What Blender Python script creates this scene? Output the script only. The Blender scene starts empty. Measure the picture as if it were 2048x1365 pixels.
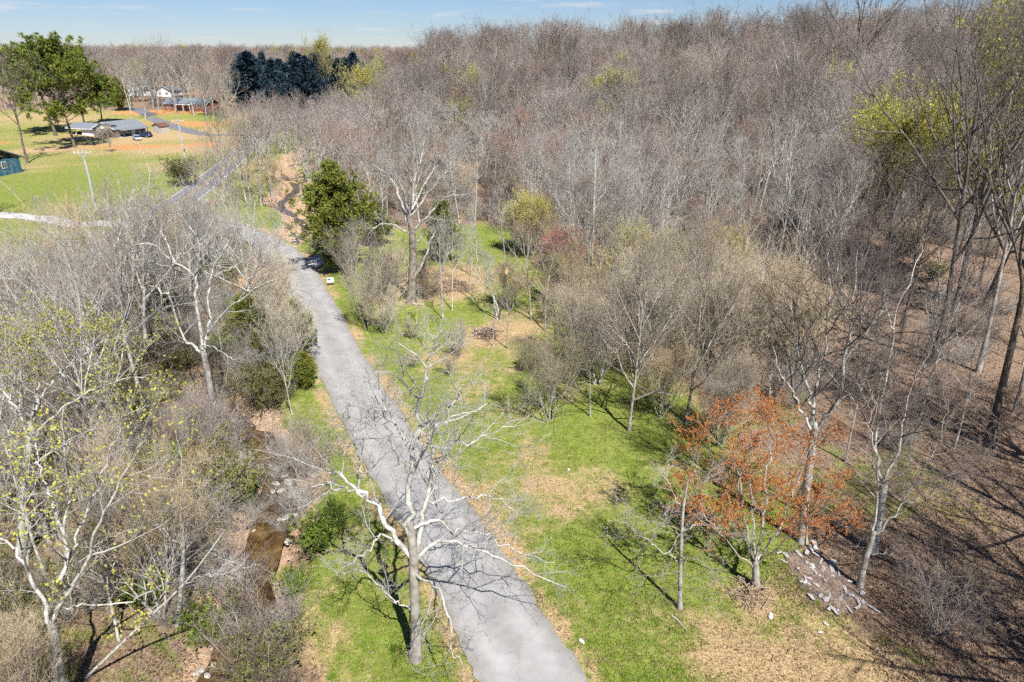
import bpy, math, random
import numpy as np
from math import radians, sin, cos, tan, atan, pi

# ------------------------------------------------------------------ camera, sky, sun, exposure
sc = bpy.context.scene
COL = sc.collection
CAM_H, PITCH, FPX = 25.0, radians(23.0), 1365.0
cam_d = bpy.data.cameras.new('camera'); cam = bpy.data.objects.new('camera', cam_d); COL.objects.link(cam)
cam_d.sensor_width = 36.0; cam_d.lens = 36.0 * FPX / 2048.0; cam_d.clip_start = 0.5; cam_d.clip_end = 20000
cam.location = (0, 0, CAM_H); cam.rotation_euler = (pi / 2 - PITCH, 0, 0)
sc.camera = cam

SUN_EL, SUN_AZ = radians(51), radians(155)         # azimuth clockwise from +Y (view direction): behind the camera, to its right
world = bpy.data.worlds.new('World'); sc.world = world; world.use_nodes = True
wn = world.node_tree; wn.nodes.clear()
def _wn(t, **k):
    n = wn.nodes.new(t)
    for a, b in k.items(): setattr(n, a, b)
    return n
w_out = _wn('ShaderNodeOutputWorld'); w_bg = _wn('ShaderNodeBackground'); w_sky = _wn('ShaderNodeTexSky')
w_sky.sky_type = 'NISHITA'; w_sky.sun_disc = False; w_sky.sun_elevation = SUN_EL; w_sky.sun_rotation = SUN_AZ
w_sky.altitude = 200; w_sky.air_density = 1.0; w_sky.dust_density = 0.0; w_sky.ozone_density = 4.0
w_bg.inputs['Strength'].default_value = 0.05
# a sparse layer of fair-weather cumulus over the whole sky
w_tc = _wn('ShaderNodeTexCoord'); w_sep = _wn('ShaderNodeSeparateXYZ')
w_zz = _wn('ShaderNodeMath', operation='MAXIMUM'); w_zz.inputs[1].default_value = 0.004
w_za = _wn('ShaderNodeMath', operation='ADD'); w_za.inputs[1].default_value = 0.05
w_dx = _wn('ShaderNodeMath', operation='DIVIDE'); w_dy = _wn('ShaderNodeMath', operation='DIVIDE')
w_cmb = _wn('ShaderNodeCombineXYZ')
w_nz = _wn('ShaderNodeTexNoise'); w_nz.inputs['Scale'].default_value = 0.9; w_nz.inputs['Detail'].default_value = 6; w_nz.inputs['Roughness'].default_value = 0.55
w_rp = _wn('ShaderNodeValToRGB'); w_rp.color_ramp.elements[0].position = 0.56; w_rp.color_ramp.elements[1].position = 0.74
w_mix = _wn('ShaderNodeMixRGB'); w_mix.inputs['Color2'].default_value = (8.2, 8.4, 8.8, 1)
L = wn.links.new
L(w_tc.outputs['Generated'], w_sep.inputs[0]); L(w_sep.outputs['Z'], w_zz.inputs[0]); L(w_zz.outputs[0], w_za.inputs[0])
L(w_sep.outputs['X'], w_dx.inputs[0]); L(w_za.outputs[0], w_dx.inputs[1]); L(w_sep.outputs['Y'], w_dy.inputs[0]); L(w_za.outputs[0], w_dy.inputs[1])
L(w_dx.outputs[0], w_cmb.inputs[0]); L(w_dy.outputs[0], w_cmb.inputs[1]); w_cmb.inputs[2].default_value = 3.1
L(w_cmb.outputs[0], w_nz.inputs['Vector']); L(w_nz.outputs['Fac'], w_rp.inputs[0])
w_tint = _wn('ShaderNodeMixRGB', blend_type='MULTIPLY'); w_tint.inputs['Fac'].default_value = 1.0; w_tint.inputs['Color2'].default_value = (0.74, 0.83, 1.08, 1); L(w_sky.outputs[0], w_tint.inputs['Color1'])
L(w_rp.outputs[0], w_mix.inputs['Fac']); L(w_tint.outputs[0], w_mix.inputs['Color1']); L(w_mix.outputs[0], w_bg.inputs['Color']); L(w_bg.outputs[0], w_out.inputs[0])

sun_d = bpy.data.lights.new('sun', 'SUN'); sun_d.energy = 5.0; sun_d.angle = radians(0.53); sun_d.color = (1.0, 0.955, 0.89)
sun = bpy.data.objects.new('sun', sun_d); COL.objects.link(sun)
sun.rotation_euler = (pi / 2 - SUN_EL, 0, pi - SUN_AZ)
sc.view_settings.view_transform = 'Standard'; sc.view_settings.look = 'None'; sc.view_settings.gamma = 1.0
sc.view_settings.use_curve_mapping = False; sc.view_settings.exposure = 0.86
sc.cycles.use_adaptive_sampling = True; sc.cycles.adaptive_threshold = 0.03; sc.cycles.use_light_tree = False
sc.cycles.max_bounces = 3; sc.cycles.diffuse_bounces = 1; sc.cycles.glossy_bounces = 2; sc.cycles.transmission_bounces = 3
sc.cycles.use_denoising = False; sc.cycles.denoiser = 'OPENIMAGEDENOISE'; sc.cycles.denoising_input_passes = 'RGB_ALBEDO_NORMAL'; sc.cycles.denoising_prefilter = 'ACCURATE'

RNG = np.random.default_rng(11)
random.seed(5)

# ------------------------------------------------------------------ maths helpers
def sst(a, b, x):
    t = np.clip((np.asarray(x, float) - a) / (b - a), 0, 1)
    return t * t * (3 - 2 * t)

def vnoise(x, y, s, seed=0):
    """smooth value noise in 0..1"""
    x = np.asarray(x, float) / s; y = np.asarray(y, float) / s
    xi = np.floor(x).astype(np.int64); yi = np.floor(y).astype(np.int64)
    fx = x - xi; fy = y - yi
    fx = fx * fx * (3 - 2 * fx); fy = fy * fy * (3 - 2 * fy)
    def h(a, b):
        n = (a * 374761393 + b * 668265263 + seed * 974634721) & 0x7fffffff
        n = ((n ^ (n >> 13)) * 1274126177) & 0x7fffffff
        return ((n ^ (n >> 16)) & 0xffff) / 65535.0
    return (h(xi, yi) * (1 - fx) + h(xi + 1, yi) * fx) * (1 - fy) + (h(xi, yi + 1) * (1 - fx) + h(xi + 1, yi + 1) * fx) * fy

def fbm(x, y, s, seed=0, o=3):
    v = 0; a = 0.5; t = 0
    for i in range(o):
        v = v + a * vnoise(x, y, s / 2 ** i, seed + i * 7); t += a; a *= 0.5
    return v / t

def catmull(pts, n):
    p = np.asarray(pts, float)
    p = np.vstack([2 * p[0] - p[1], p, 2 * p[-1] - p[-2]])
    m = len(p) - 3
    ts = np.linspace(0, m - 1e-6, n); i = ts.astype(int); t = (ts - i)[:, None]
    a, b, c, d = p[i], p[i + 1], p[i + 2], p[i + 3]
    return 0.5 * (2 * b + (c - a) * t + (2 * a - 5 * b + 4 * c - d) * t ** 2 + (3 * b - a - 3 * c + d) * t ** 3)

def polydist(x, y, line):
    """unsigned distance to a polyline"""
    x = np.asarray(x, float); y = np.asarray(y, float)
    best = np.full(x.shape, 1e9)
    for (ax, ay), (bx, by) in zip(line[:-1], line[1:]):
        dx, dy = bx - ax, by - ay
        t = np.clip(((x - ax) * dx + (y - ay) * dy) / (dx * dx + dy * dy + 1e-9), 0, 1)
        best = np.minimum(best, np.hypot(x - ax - t * dx, y - ay - t * dy))
    return best

def inpoly(x, y, poly):
    x = np.asarray(x, float); y = np.asarray(y, float)
    r = np.zeros(x.shape, bool)
    for (ax, ay), (bx, by) in zip(poly, poly[1:] + poly[:1]):
        c = ((ay > y) != (by > y)) & (x < (bx - ax) * (y - ay) / (by - ay + 1e-12) + ax)
        r ^= c
    return r

def flat(px, py, z=0.0):
    """the point of a level plane seen at a picture position (used to survey the site plan)"""
    a = PITCH + atan((py - 682.5) / FPX)
    fwd = (CAM_H - z) / tan(a)
    dep = fwd * cos(PITCH) + (CAM_H - z) * sin(PITCH)
    return ((px - 1024) / FPX * dep, fwd)

def at(px, py, fwd):
    """point at horizontal distance fwd in front of the camera"""
    a = PITCH + atan((py - 682.5) / FPX)
    z = CAM_H - fwd * tan(a)
    dep = fwd * cos(PITCH) + (CAM_H - z) * sin(PITCH)
    return np.array(((px - 1024) / FPX * dep, fwd, z))

def project(x, y, z):
    dep = y * cos(PITCH) + (CAM_H - z) * sin(PITCH)
    up = -y * sin(PITCH) * -1 * 0 + ((z - CAM_H) * cos(PITCH) + y * sin(PITCH))
    dep = np.where(np.asarray(dep) < 0.1, 0.1, dep)
    return 1024 + x / dep * FPX, 682.5 - up / dep * FPX

# ------------------------------------------------------------------ site plan (metres; camera above the origin, looking along +Y)
lane = [tuple(p) for p in catmull([(9.0, 4), (5.0, 12.5), flat(1068, 1365), flat(992, 1230), flat(890, 1060), flat(770, 880), flat(690, 740), flat(636, 625), flat(592, 540), flat(540, 490), (-47, 108), (-58.5, 119)], 90)]
highway = [tuple(p) for p in catmull([(-44, -60), (-48, 20), (-53, 70), (-59, 115), (-61.5, 133), (-67.5, 164), (-75, 200), (-86, 260), (-92, 330), (-80, 420)], 110)]
drive = [tuple(p) for p in catmull([(-57, 105), (-66, 106.5), flat(160, 450), flat(100, 440), flat(40, 433), (-110, 118), (-140, 124)], 40)]
creek = [tuple(p) for p in catmull([flat(400, 1480, -1), flat(455, 1340, -1), flat(495, 1220, -1), flat(530, 1090, -1), flat(562, 960, -1), flat(520, 890, -1), flat(465, 850, -1), flat(430, 780, -1), flat(450, 690, -1), flat(490, 600, -1), flat(535, 525, -1),
                                  flat(575, 487, -1), flat(612, 455, -1), flat(590, 428, -1), flat(560, 405, -1), flat(592, 372, -1), flat(570, 340, -1), (-58, 215), (-60, 300)], 150)]
sideroad = [tuple(p) for p in catmull([(-80, 232), (-97, 228), (-110, 238), (-128, 258), (-148, 285), (-175, 305)], 40)]
WATER_Z = -1.12

def base_h(x, y):
    x = np.asarray(x, float); y = np.asarray(y, float)
    u = 0.62 * x + 0.80 * (y - 78)
    val = sst(-70, 10, x + 0.12 * (y - 150) * (y > 150))
    z = 12.5 * sst(5, 190, u) * val * (1 - 0.9 * sst(205, 330, u))
    z = z + 3.5 * sst(25, 110, x) * sst(20, 110, y) * (1 - sst(150, 330, y))
    z = z + 8.0 * sst(190, 400, y) * sst(-70, -120, x + 0 * y)
    z = z + 6 * sst(420, 800, y) * (1 - val) * sst(-170, -60, x)
    return z

def hgt(x, y):
    x = np.asarray(x, float); y = np.asarray(y, float)
    b = base_h(x, y)
    z = b + 0.35 * (fbm(x, y, 14, 3) - 0.5) + 0.16 * (vnoise(x, y, 2.3, 9) - 0.5) + 0.06 * (vnoise(x, y, 0.9, 5) - 0.5)
    near = (y < 330) & (x < 40) & (x > -200)
    dl = np.full(x.shape, 1e3); dh = dl.copy(); dc = dl.copy(); ds = dl.copy(); dd = dl.copy()
    if near.any():
        xn, yn = x[near], y[near]
        dl[near] = polydist(xn, yn, lane[::2] + [lane[-1]]); dh[near] = polydist(xn, yn, highway[::3]); dc[near] = polydist(xn, yn, creek)
        ds[near] = polydist(xn, yn, sideroad[::2]); dd[near] = polydist(xn, yn, drive[::2])
    rd = np.minimum(np.minimum(dl - 0.2, dh - 1.6), np.minimum(ds - 0.8, dd - 0.4))
    keep = sst(2.2, 4.4, rd)
    wob = 0.9 * (vnoise(x, y, 3.1, 21) - 0.5)
    z = z - 1.75 * (1 - sst(0.3, 3.9, dc + 1.6 * wob)) * keep
    k = 1 - sst(2.3, 3.6, rd)
    return z * (1 - k) + (b - 0.05) * k

def ground_z(x, y):
    return float(hgt(np.array([x]), np.array([y]))[0])

def ground_at(px, py):
    """survey: first terrain point along the sight line"""
    a = PITCH + atan((py - 682.5) / FPX)
    f = np.arange(8, 700, 0.5)
    z = CAM_H - f * tan(a)
    dep = f * cos(PITCH) + (CAM_H - z) * sin(PITCH)
    X = (px - 1024) / FPX * dep
    g = hgt(X, f)
    i = int(np.argmax(g >= z))
    if g[i] < z[i]: i = len(f) - 1
    return (float(X[i]), float(f[i]), float(g[i]))

# ------------------------------------------------------------------ mesh helpers
def raw_mesh(name, V, F, mats=(), fm=None, smooth=True):
    """V (n,3); F list of (m,k) index arrays; fm material index per entry of F"""
    me = bpy.data.meshes.new(name)
    V = np.ascontiguousarray(V, dtype=np.float32)
    me.vertices.add(len(V)); me.vertices.foreach_set('co', V.ravel())
    F = [np.asarray(f, dtype=np.int32) for f in F if len(f)]
    nl = sum(f.size for f in F); nf = sum(len(f) for f in F)
    me.loops.add(nl); me.polygons.add(nf)
    me.loops.foreach_set('vertex_index', np.concatenate([f.ravel() for f in F]))
    tot = np.concatenate([np.full(len(f), f.shape[1], dtype=np.int32) for f in F])
    start = np.concatenate([[0], np.cumsum(tot)[:-1]]).astype(np.int32)
    me.polygons.foreach_set('loop_start', start)
    if fm is not None:
        me.polygons.foreach_set('material_index', np.concatenate([np.full(len(f), m, dtype=np.int32) for f, m in zip(F, fm)]))
    me.polygons.foreach_set('use_smooth', np.full(nf, smooth))
    for m in mats: me.materials.append(m)
    me.update(calc_edges=True)
    return me

class Soup:
    """collects tubes, spikes and blades into one mesh"""
    def __init__(s): s.V = []; s.F = []; s.M = []; s.n = 0
    def add(s, V, F, m=0):
        s.V.append(V.reshape(-1, 3))
        for f in F: s.F.append(np.asarray(f) + s.n); s.M.append(m)
        s.n += len(s.V[-1])
    def tubes(s, P, R, k, m=0):
        N, n, _ = P.shape
        if N == 0: return
        T = np.gradient(P, axis=1); T /= np.linalg.norm(T, axis=2, keepdims=True) + 1e-9
        ref = np.where(np.abs(T[:, :1, 2:3]) > 0.8, np.array([1.0, 0.13, 0.0]), np.array([0.1, 0.0, 1.0]))
        U = ref - (ref * T).sum(2, keepdims=True) * T; U /= np.linalg.norm(U, axis=2, keepdims=True) + 1e-9
        W = np.cross(T, U)
        a = np.arange(k) * 2 * pi / k
        V = P[:, :, None, :] + R[:, :, None, None] * (np.cos(a)[None, None, :, None] * U[:, :, None, :] + np.sin(a)[None, None, :, None] * W[:, :, None, :])
        idx = np.arange(N * n * k).reshape(N, n, k)
        q = np.stack([idx[:, :-1, :], np.roll(idx, -1, 2)[:, :-1, :], np.roll(idx, -1, 2)[:, 1:, :], idx[:, 1:, :]], -1).reshape(-1, 4)
        s.add(V, [q], m)
    def spikes(s, A, B, r, m=0):
        """three-sided cones from A to B"""
        N = len(A)
        if N == 0: return
        T = B - A; T = T / (np.linalg.norm(T, axis=1, keepdims=True) + 1e-9)
        ref = np.where(np.abs(T[:, 2:3]) > 0.8, np.array([1.0, 0.13, 0.0]), np.array([0.1, 0.0, 1.0]))
        U = np.cross(T, ref); U /= np.linalg.norm(U, axis=1, keepdims=True) + 1e-9
        W = np.cross(T, U); r = np.asarray(r).reshape(-1, 1) * np.ones((N, 1))
        V = np.stack([A + r * U, A + r * (-0.5 * U + 0.866 * W), A + r * (-0.5 * U - 0.866 * W), B], 1)
        i = np.arange(N)[:, None] * 4
        s.add(V, [np.concatenate([i + np.array([0, 1, 3]), i + np.array([1, 2, 3]), i + np.array([2, 0, 3])])], m)
    def blades(s, A, D, L_, w, m=0, rng=RNG):
        """leaf-shaped quads (diamonds) from A along D"""
        N = len(A)
        if N == 0: return
        D = D / (np.linalg.norm(D, axis=1, keepdims=True) + 1e-9)
        S = np.cross(D, rng.normal(size=(N, 3))); S /= np.linalg.norm(S, axis=1, keepdims=True) + 1e-9
        L_ = np.asarray(L_).reshape(-1, 1); w = np.asarray(w).reshape(-1, 1)
        mid = A + D * L_ * 0.5
        V = np.stack([A, mid + S * w, A + D * L_, mid - S * w], 1)
        s.add(V, [np.arange(N * 4).reshape(N, 4)], m)
    def mesh(s, name, mats, smooth=True):
        return raw_mesh(name, np.concatenate(s.V), s.F, mats, s.M, smooth)

def unit(v): return v / (np.linalg.norm(v, axis=-1, keepdims=True) + 1e-9)

def grow(par, m, t0, t1, ang, angv, lr, n, rng, up=0.1, wig=0.12, shape=None, kr=0.012, rmin=0.004, lv=0.3, tip=0.3, rr=0.75, droop=0.0, ang_tip=None, lmax=None):
    """children branches; par = dict P (N,k,3), R (N,k), L (N)"""
    P, R, Ln = par['P'], par['R'], par['L']
    N, k, _ = P.shape
    j = np.tile(np.arange(m), N); pi_ = np.repeat(np.arange(N), m); M = N * m
    t = t0 + (t1 - t0) * (j + rng.random(M)) / m
    f = t * (k - 1); i = np.minimum(f.astype(int), k - 2); fr = (f - i)[:, None]
    A = P[pi_, i] * (1 - fr) + P[pi_, i + 1] * fr
    rp = R[pi_, i] * (1 - fr[:, 0]) + R[pi_, i + 1] * fr[:, 0]
    T = unit(P[pi_, i + 1] - P[pi_, i])
    az = j * 2.39996 + np.repeat(rng.random(N) * 6.28, m) + rng.normal(size=M) * 0.5
    ref = np.where(np.abs(T[:, 2:3]) > 0.9, np.array([1.0, 0.1, 0.0]), np.array([0.0, 0.05, 1.0]))
    U = unit(np.cross(T, ref)); W = np.cross(T, U)
    a0 = ang if ang_tip is None else ang + (ang_tip - ang) * (t - t0) / (t1 - t0)
    a = np.radians(a0 + rng.normal(size=M) * angv)
    D = T * np.cos(a)[:, None] + (U * np.cos(az)[:, None] + W * np.sin(az)[:, None]) * np.sin(a)[:, None]
    D[:, 2] += up * 0.6; D = unit(D)
    sh = 1.0 if shape is None else shape((t - t0) / (t1 - t0))
    ln = Ln[pi_] * lr * sh * (1 + lv * (rng.random(M) * 2 - 1))
    if lmax: ln = np.minimum(ln, lmax)
    pts = [A]; d = D
    for s_ in range(n - 1):
        d = d + rng.normal(size=(M, 3)) * wig; d[:, 2] += up - droop * s_
        d = unit(d)
        pts.append(pts[-1] + d * (ln / (n - 1))[:, None])
    r0 = np.maximum(np.minimum(rp * rr, kr * ln + 0.002), rmin)
    Rr = r0[:, None] * (1 + (tip - 1) * np.linspace(0, 1, n)[None, :] ** 0.8)
    return dict(P=np.stack(pts, 1), R=np.maximum(Rr, rmin * 0.6), L=ln)

def tips(br, m, lr, rng, ang=35, t0=0.15, lmin=0.0, up=0.15):
    """straight twiglets on branches: start, end"""
    g = grow(br, m, t0, 1.0, ang, 14, lr, 2, rng, up=up, wig=0.15, lv=0.45)
    return g['P'][:, 0], g['P'][:, 1]

def limb(pts, r0, r1, n, wig=0.0, rng=RNG):
    p = catmull(pts, n)
    if wig:
        w = rng.normal(size=p.shape) * wig; w[0] = 0; p = p + w
    L_ = np.linalg.norm(np.diff(p, axis=0), axis=1).sum()
    return dict(P=p[None], R=np.linspace(1, 0, n)[None] ** 0.8 * (r0 - r1) + r1, L=np.array([L_]))

def join(*bs):
    return dict(P=np.concatenate([b['P'] for b in bs]), R=np.concatenate([b['R'] for b in bs]), L=np.concatenate([b['L'] for b in bs]))

# ------------------------------------------------------------------ materials
MATS = {}
def mat(name, rough=0.9, spec=0.2):
    m = bpy.data.materials.new(name); m.use_nodes = True
    b = m.node_tree.nodes['Principled BSDF']
    b.inputs['Roughness'].default_value = rough; b.inputs['Specular IOR Level'].default_value = spec
    MATS[name] = m
    return m, m.node_tree, b

def nd(nt, t, **k):
    n = nt.nodes.new(t)
    for a, b in k.items(): setattr(n, a, b)
    return n

def noise(nt, vec, scale, detail=3, rough=0.55):
    n = nd(nt, 'ShaderNodeTexNoise'); n.inputs['Scale'].default_value = scale; n.inputs['Detail'].default_value = detail; n.inputs['Roughness'].default_value = rough
    if vec is not None: nt.links.new(vec, n.inputs['Vector'])
    return n.outputs['Fac']

def ramp(nt, fac, stops):
    r = nd(nt, 'ShaderNodeValToRGB'); cr = r.color_ramp
    while len(cr.elements) < len(stops): cr.elements.new(0.5)
    for e, (p, c) in zip(cr.elements, stops): e.position = p; e.color = (*c, 1) if len(c) == 3 else c
    nt.links.new(fac, r.inputs[0])
    return r.outputs[0]

def mixc(nt, fac, a, b, mode='MIX'):
    m = nd(nt, 'ShaderNodeMixRGB', blend_type=mode)
    for inp, v in ((m.inputs[0], fac), (m.inputs[1], a), (m.inputs[2], b)):
        if hasattr(v, 'links') or hasattr(v, 'is_linked'): nt.links.new(v, inp)
        elif isinstance(v, (int, float)): inp.default_value = v
        else: inp.default_value = (*v, 1)
    return m.outputs[0]

def math_(nt, op, a, b=None, clamp=False):
    m = nd(nt, 'ShaderNodeMath', operation=op); m.use_clamp = clamp
    for inp, v in ((m.inputs[0], a), (m.inputs[1], b)):
        if v is None: continue
        if isinstance(v, (int, float)): inp.default_value = v
        else: nt.links.new(v, inp)
    return m.outputs[0]

def bump(nt, b, h, strength, dist=0.05):
    n = nd(nt, 'ShaderNodeBump'); n.inputs['Strength'].default_value = strength; n.inputs['Distance'].default_value = dist
    nt.links.new(h, n.inputs['Height']); nt.links.new(n.outputs[0], b.inputs['Normal'])

def wood_mat(name, cols, scale=2.0, var=0.35):
    """bark or twig colours: noise between cols, varied from tree to tree"""
    m, nt, b = mat(name, 0.9, 0.15)
    g = nd(nt, 'ShaderNodeNewGeometry').outputs['Position']
    n1 = noise(nt, g, scale, 4, 0.6)
    k = len(cols)
    c = ramp(nt, n1, [(0.3 + 0.4 * i / max(k - 1, 1), cc) for i, cc in enumerate(cols)])
    oi = nd(nt, 'ShaderNodeObjectInfo').outputs['Random']
    v = math_(nt, 'MULTIPLY_ADD', oi, 2 * var); v.node.inputs[2].default_value = 1 - var
    hs = nd(nt, 'ShaderNodeHueSaturation'); nt.links.new(v, hs.inputs['Value']); nt.links.new(c, hs.inputs['Color'])
    oi2 = math_(nt, 'FRACT', math_(nt, 'MULTIPLY', oi, 17.3))
    sv = math_(nt, 'MULTIPLY_ADD', oi2, 0.6); sv.node.inputs[2].default_value = 0.65
    nt.links.new(sv, hs.inputs['Saturation'])
    nt.links.new(hs.outputs[0], b.inputs['Base Color'])
    return m

def leaf_mat(name, cols, scale=3.0, trans=0.25):
    m, nt, b = mat(name, 0.65, 0.25)
    g = nd(nt, 'ShaderNodeNewGeometry').outputs['Position']
    c = ramp(nt, noise(nt, g, scale, 3, 0.65), [(0.28 + 0.44 * i / (len(cols) - 1), cc) for i, cc in enumerate(cols)])
    oi = nd(nt, 'ShaderNodeObjectInfo').outputs['Random']
    v = math_(nt, 'MULTIPLY_ADD', oi, 0.4); v.node.inputs[2].default_value = 0.8
    hs = nd(nt, 'ShaderNodeHueSaturation'); nt.links.new(v, hs.inputs['Value']); nt.links.new(c, hs.inputs['Color'])
    nt.links.new(hs.outputs[0], b.inputs['Base Color'])
    t = nd(nt, 'ShaderNodeBsdfTranslucent'); nt.links.new(hs.outputs[0], t.inputs[0])
    mx = nd(nt, 'ShaderNodeMixShader'); mx.inputs[0].default_value = trans
    nt.links.new(b.outputs[0], mx.inputs[1]); nt.links.new(t.outputs[0], mx.inputs[2])
    nt.links.new(mx.outputs[0], nt.nodes['Material Output'].inputs[0])
    return m

B_PALE = wood_mat('bark_pale', [(0.19, 0.175, 0.155), (0.41, 0.40, 0.365), (0.58, 0.585, 0.51)], 3.5, 0.1)
B_GREY = wood_mat('bark_grey', [(0.17, 0.15, 0.135), (0.32, 0.295, 0.265), (0.47, 0.45, 0.41)], 2.5, 0.3)
B_DARK = wood_mat('bark_dark', [(0.060, 0.050, 0.043), (0.12, 0.10, 0.085), (0.20, 0.175, 0.15)], 2.0, 0.3)
B_BROWN = wood_mat('bark_brown', [(0.10, 0.08, 0.065), (0.22, 0.18, 0.15), (0.33, 0.28, 0.24)], 3.0, 0.1)
T_MAUVE = wood_mat('twig_mauve', [(0.115, 0.09, 0.08), (0.20, 0.163, 0.147), (0.305, 0.262, 0.24)], 0.35, 0.55)
T_TAN = wood_mat('twig_tan', [(0.22, 0.175, 0.115), (0.37, 0.30, 0.20), (0.50, 0.42, 0.30)], 0.4, 0.3)
T_DARK = wood_mat('twig_dark', [(0.075, 0.06, 0.05), (0.13, 0.105, 0.085), (0.2, 0.165, 0.135)], 0.4, 0.3)
T_PALE = wood_mat('twig_pale', [(0.17, 0.155, 0.14), (0.29, 0.275, 0.25), (0.41, 0.40, 0.37)], 0.5, 0.12)
T_REDDISH = wood_mat('twig_reddish', [(0.15, 0.095, 0.08), (0.225, 0.15, 0.125), (0.30, 0.225, 0.195)], 0.4, 0.3)
L_YELLOW = leaf_mat('buds_yellow', [(0.30, 0.27, 0.045), (0.46, 0.44, 0.08), (0.52, 0.53, 0.16)], 1.0, 0.35)
L_ORANGE = leaf_mat('buds_orange', [(0.28, 0.10, 0.03), (0.54, 0.19, 0.045), (0.62, 0.33, 0.12)], 6.0, 0.25)
L_PINK = leaf_mat('blossom_pink', [(0.36, 0.10, 0.11), (0.50, 0.17, 0.18), (0.55, 0.26, 0.26)], 2.0, 0.2)
L_CEDAR = leaf_mat('cedar_foliage', [(0.05, 0.065, 0.014), (0.135, 0.155, 0.025), (0.25, 0.245, 0.045)], 1.0, 0.12)
L_PINE = leaf_mat('pine_needles', [(0.055, 0.085, 0.014), (0.14, 0.175, 0.026), (0.25, 0.27, 0.045)], 0.45, 0.15)
L_FARCON = leaf_mat('cloud_shaded_needles', [(0.012, 0.030, 0.045), (0.022, 0.048, 0.070), (0.036, 0.066, 0.085)], 0.3, 0.05)  # far evergreen needles, colour darkened and blued to stand in for cloud shadow
L_SHRUB = leaf_mat('shrub_leaves', [(0.08, 0.13, 0.014), (0.17, 0.26, 0.028), (0.29, 0.37, 0.06)], 1.5, 0.35)
L_OLIVE = leaf_mat('shrub_olive', [(0.06, 0.07, 0.02), (0.13, 0.14, 0.035), (0.2, 0.2, 0.07)], 1.2, 0.25)

def ground_mat():
    m, nt, b = mat('ground_cover', 0.95, 0.1)
    g = nd(nt, 'ShaderNodeNewGeometry').outputs['Position']
    def attr(n):
        a = nd(nt, 'ShaderNodeAttribute'); a.attribute_name = n
        return a.outputs['Fac']
    nf = noise(nt, g, 9.0, 4, 0.7); nm = noise(nt, g, 1.6, 4, 0.65); nl = noise(nt, g, 0.35, 3, 0.5)
    green = ramp(nt, nm, [(0.25, (0.07, 0.135, 0.010)), (0.5, (0.155, 0.22, 0.027)), (0.75, (0.28, 0.315, 0.07))])
    green = mixc(nt, math_(nt, 'MULTIPLY', nl, 0.8), green, (0.23, 0.235, 0.075))
    dry = ramp(nt, nf, [(0.3, (0.22, 0.145, 0.07)), (0.5, (0.40, 0.285, 0.155)), (0.72, (0.55, 0.43, 0.26))])
    def band(a, wn_, lo, hi):
        # a 0..1 attribute broken up by noise
        s = math_(nt, 'ADD', a, math_(nt, 'MULTIPLY', math_(nt, 'SUBTRACT', wn_, 0.5), 1.5))
        r = nd(nt, 'ShaderNodeMapRange'); r.inputs['From Min'].default_value = lo; r.inputs['From Max'].default_value = hi; r.interpolation_type = 'SMOOTHSTEP'
        nt.links.new(s, r.inputs['Value'])
        return r.outputs[0]
    mixn = math_(nt, 'ADD', math_(nt, 'MULTIPLY', nm, 0.6), math_(nt, 'MULTIPLY', nf, 0.4))
    c = mixc(nt, band(attr('dry'), mixn, 0.28, 0.78), green, dry)
    vor = nd(nt, 'ShaderNodeTexVoronoi'); vor.inputs['Scale'].default_value = 7.0; nt.links.new(g, vor.inputs['Vector'])
    lit = ramp(nt, nf, [(0.28, (0.075, 0.047, 0.030)), (0.5, (0.17, 0.113, 0.075)), (0.72, (0.28, 0.20, 0.142))])
    lit2 = mixc(nt, math_(nt, 'MULTIPLY', vor.outputs['Distance'], 0.9), lit, (0.32, 0.235, 0.17))
    c = mixc(nt, band(attr('litter'), mixn, 0.40, 0.64), c, lit2)
    orange = ramp(nt, nm, [(0.3, (0.40, 0.16, 0.06)), (0.55, (0.55, 0.25, 0.11)), (0.8, (0.58, 0.36, 0.20))])
    c = mixc(nt, band(attr('clay'), mixn, 0.42, 0.62), c, orange)
    sand = ramp(nt, nf, [(0.25, (0.26, 0.16, 0.09)), (0.5, (0.46, 0.31, 0.195)), (0.75, (0.60, 0.47, 0.34))])
    c = mixc(nt, band(attr('sand'), mixn, 0.42, 0.58), c, sand)
    nt.links.new(c, b.inputs['Base Color'])
    bump(nt, b, math_(nt, 'ADD', nf, math_(nt, 'MULTIPLY', nm, 1.5)), 0.7, 0.12)
    return m
GROUND = ground_mat()

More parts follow.
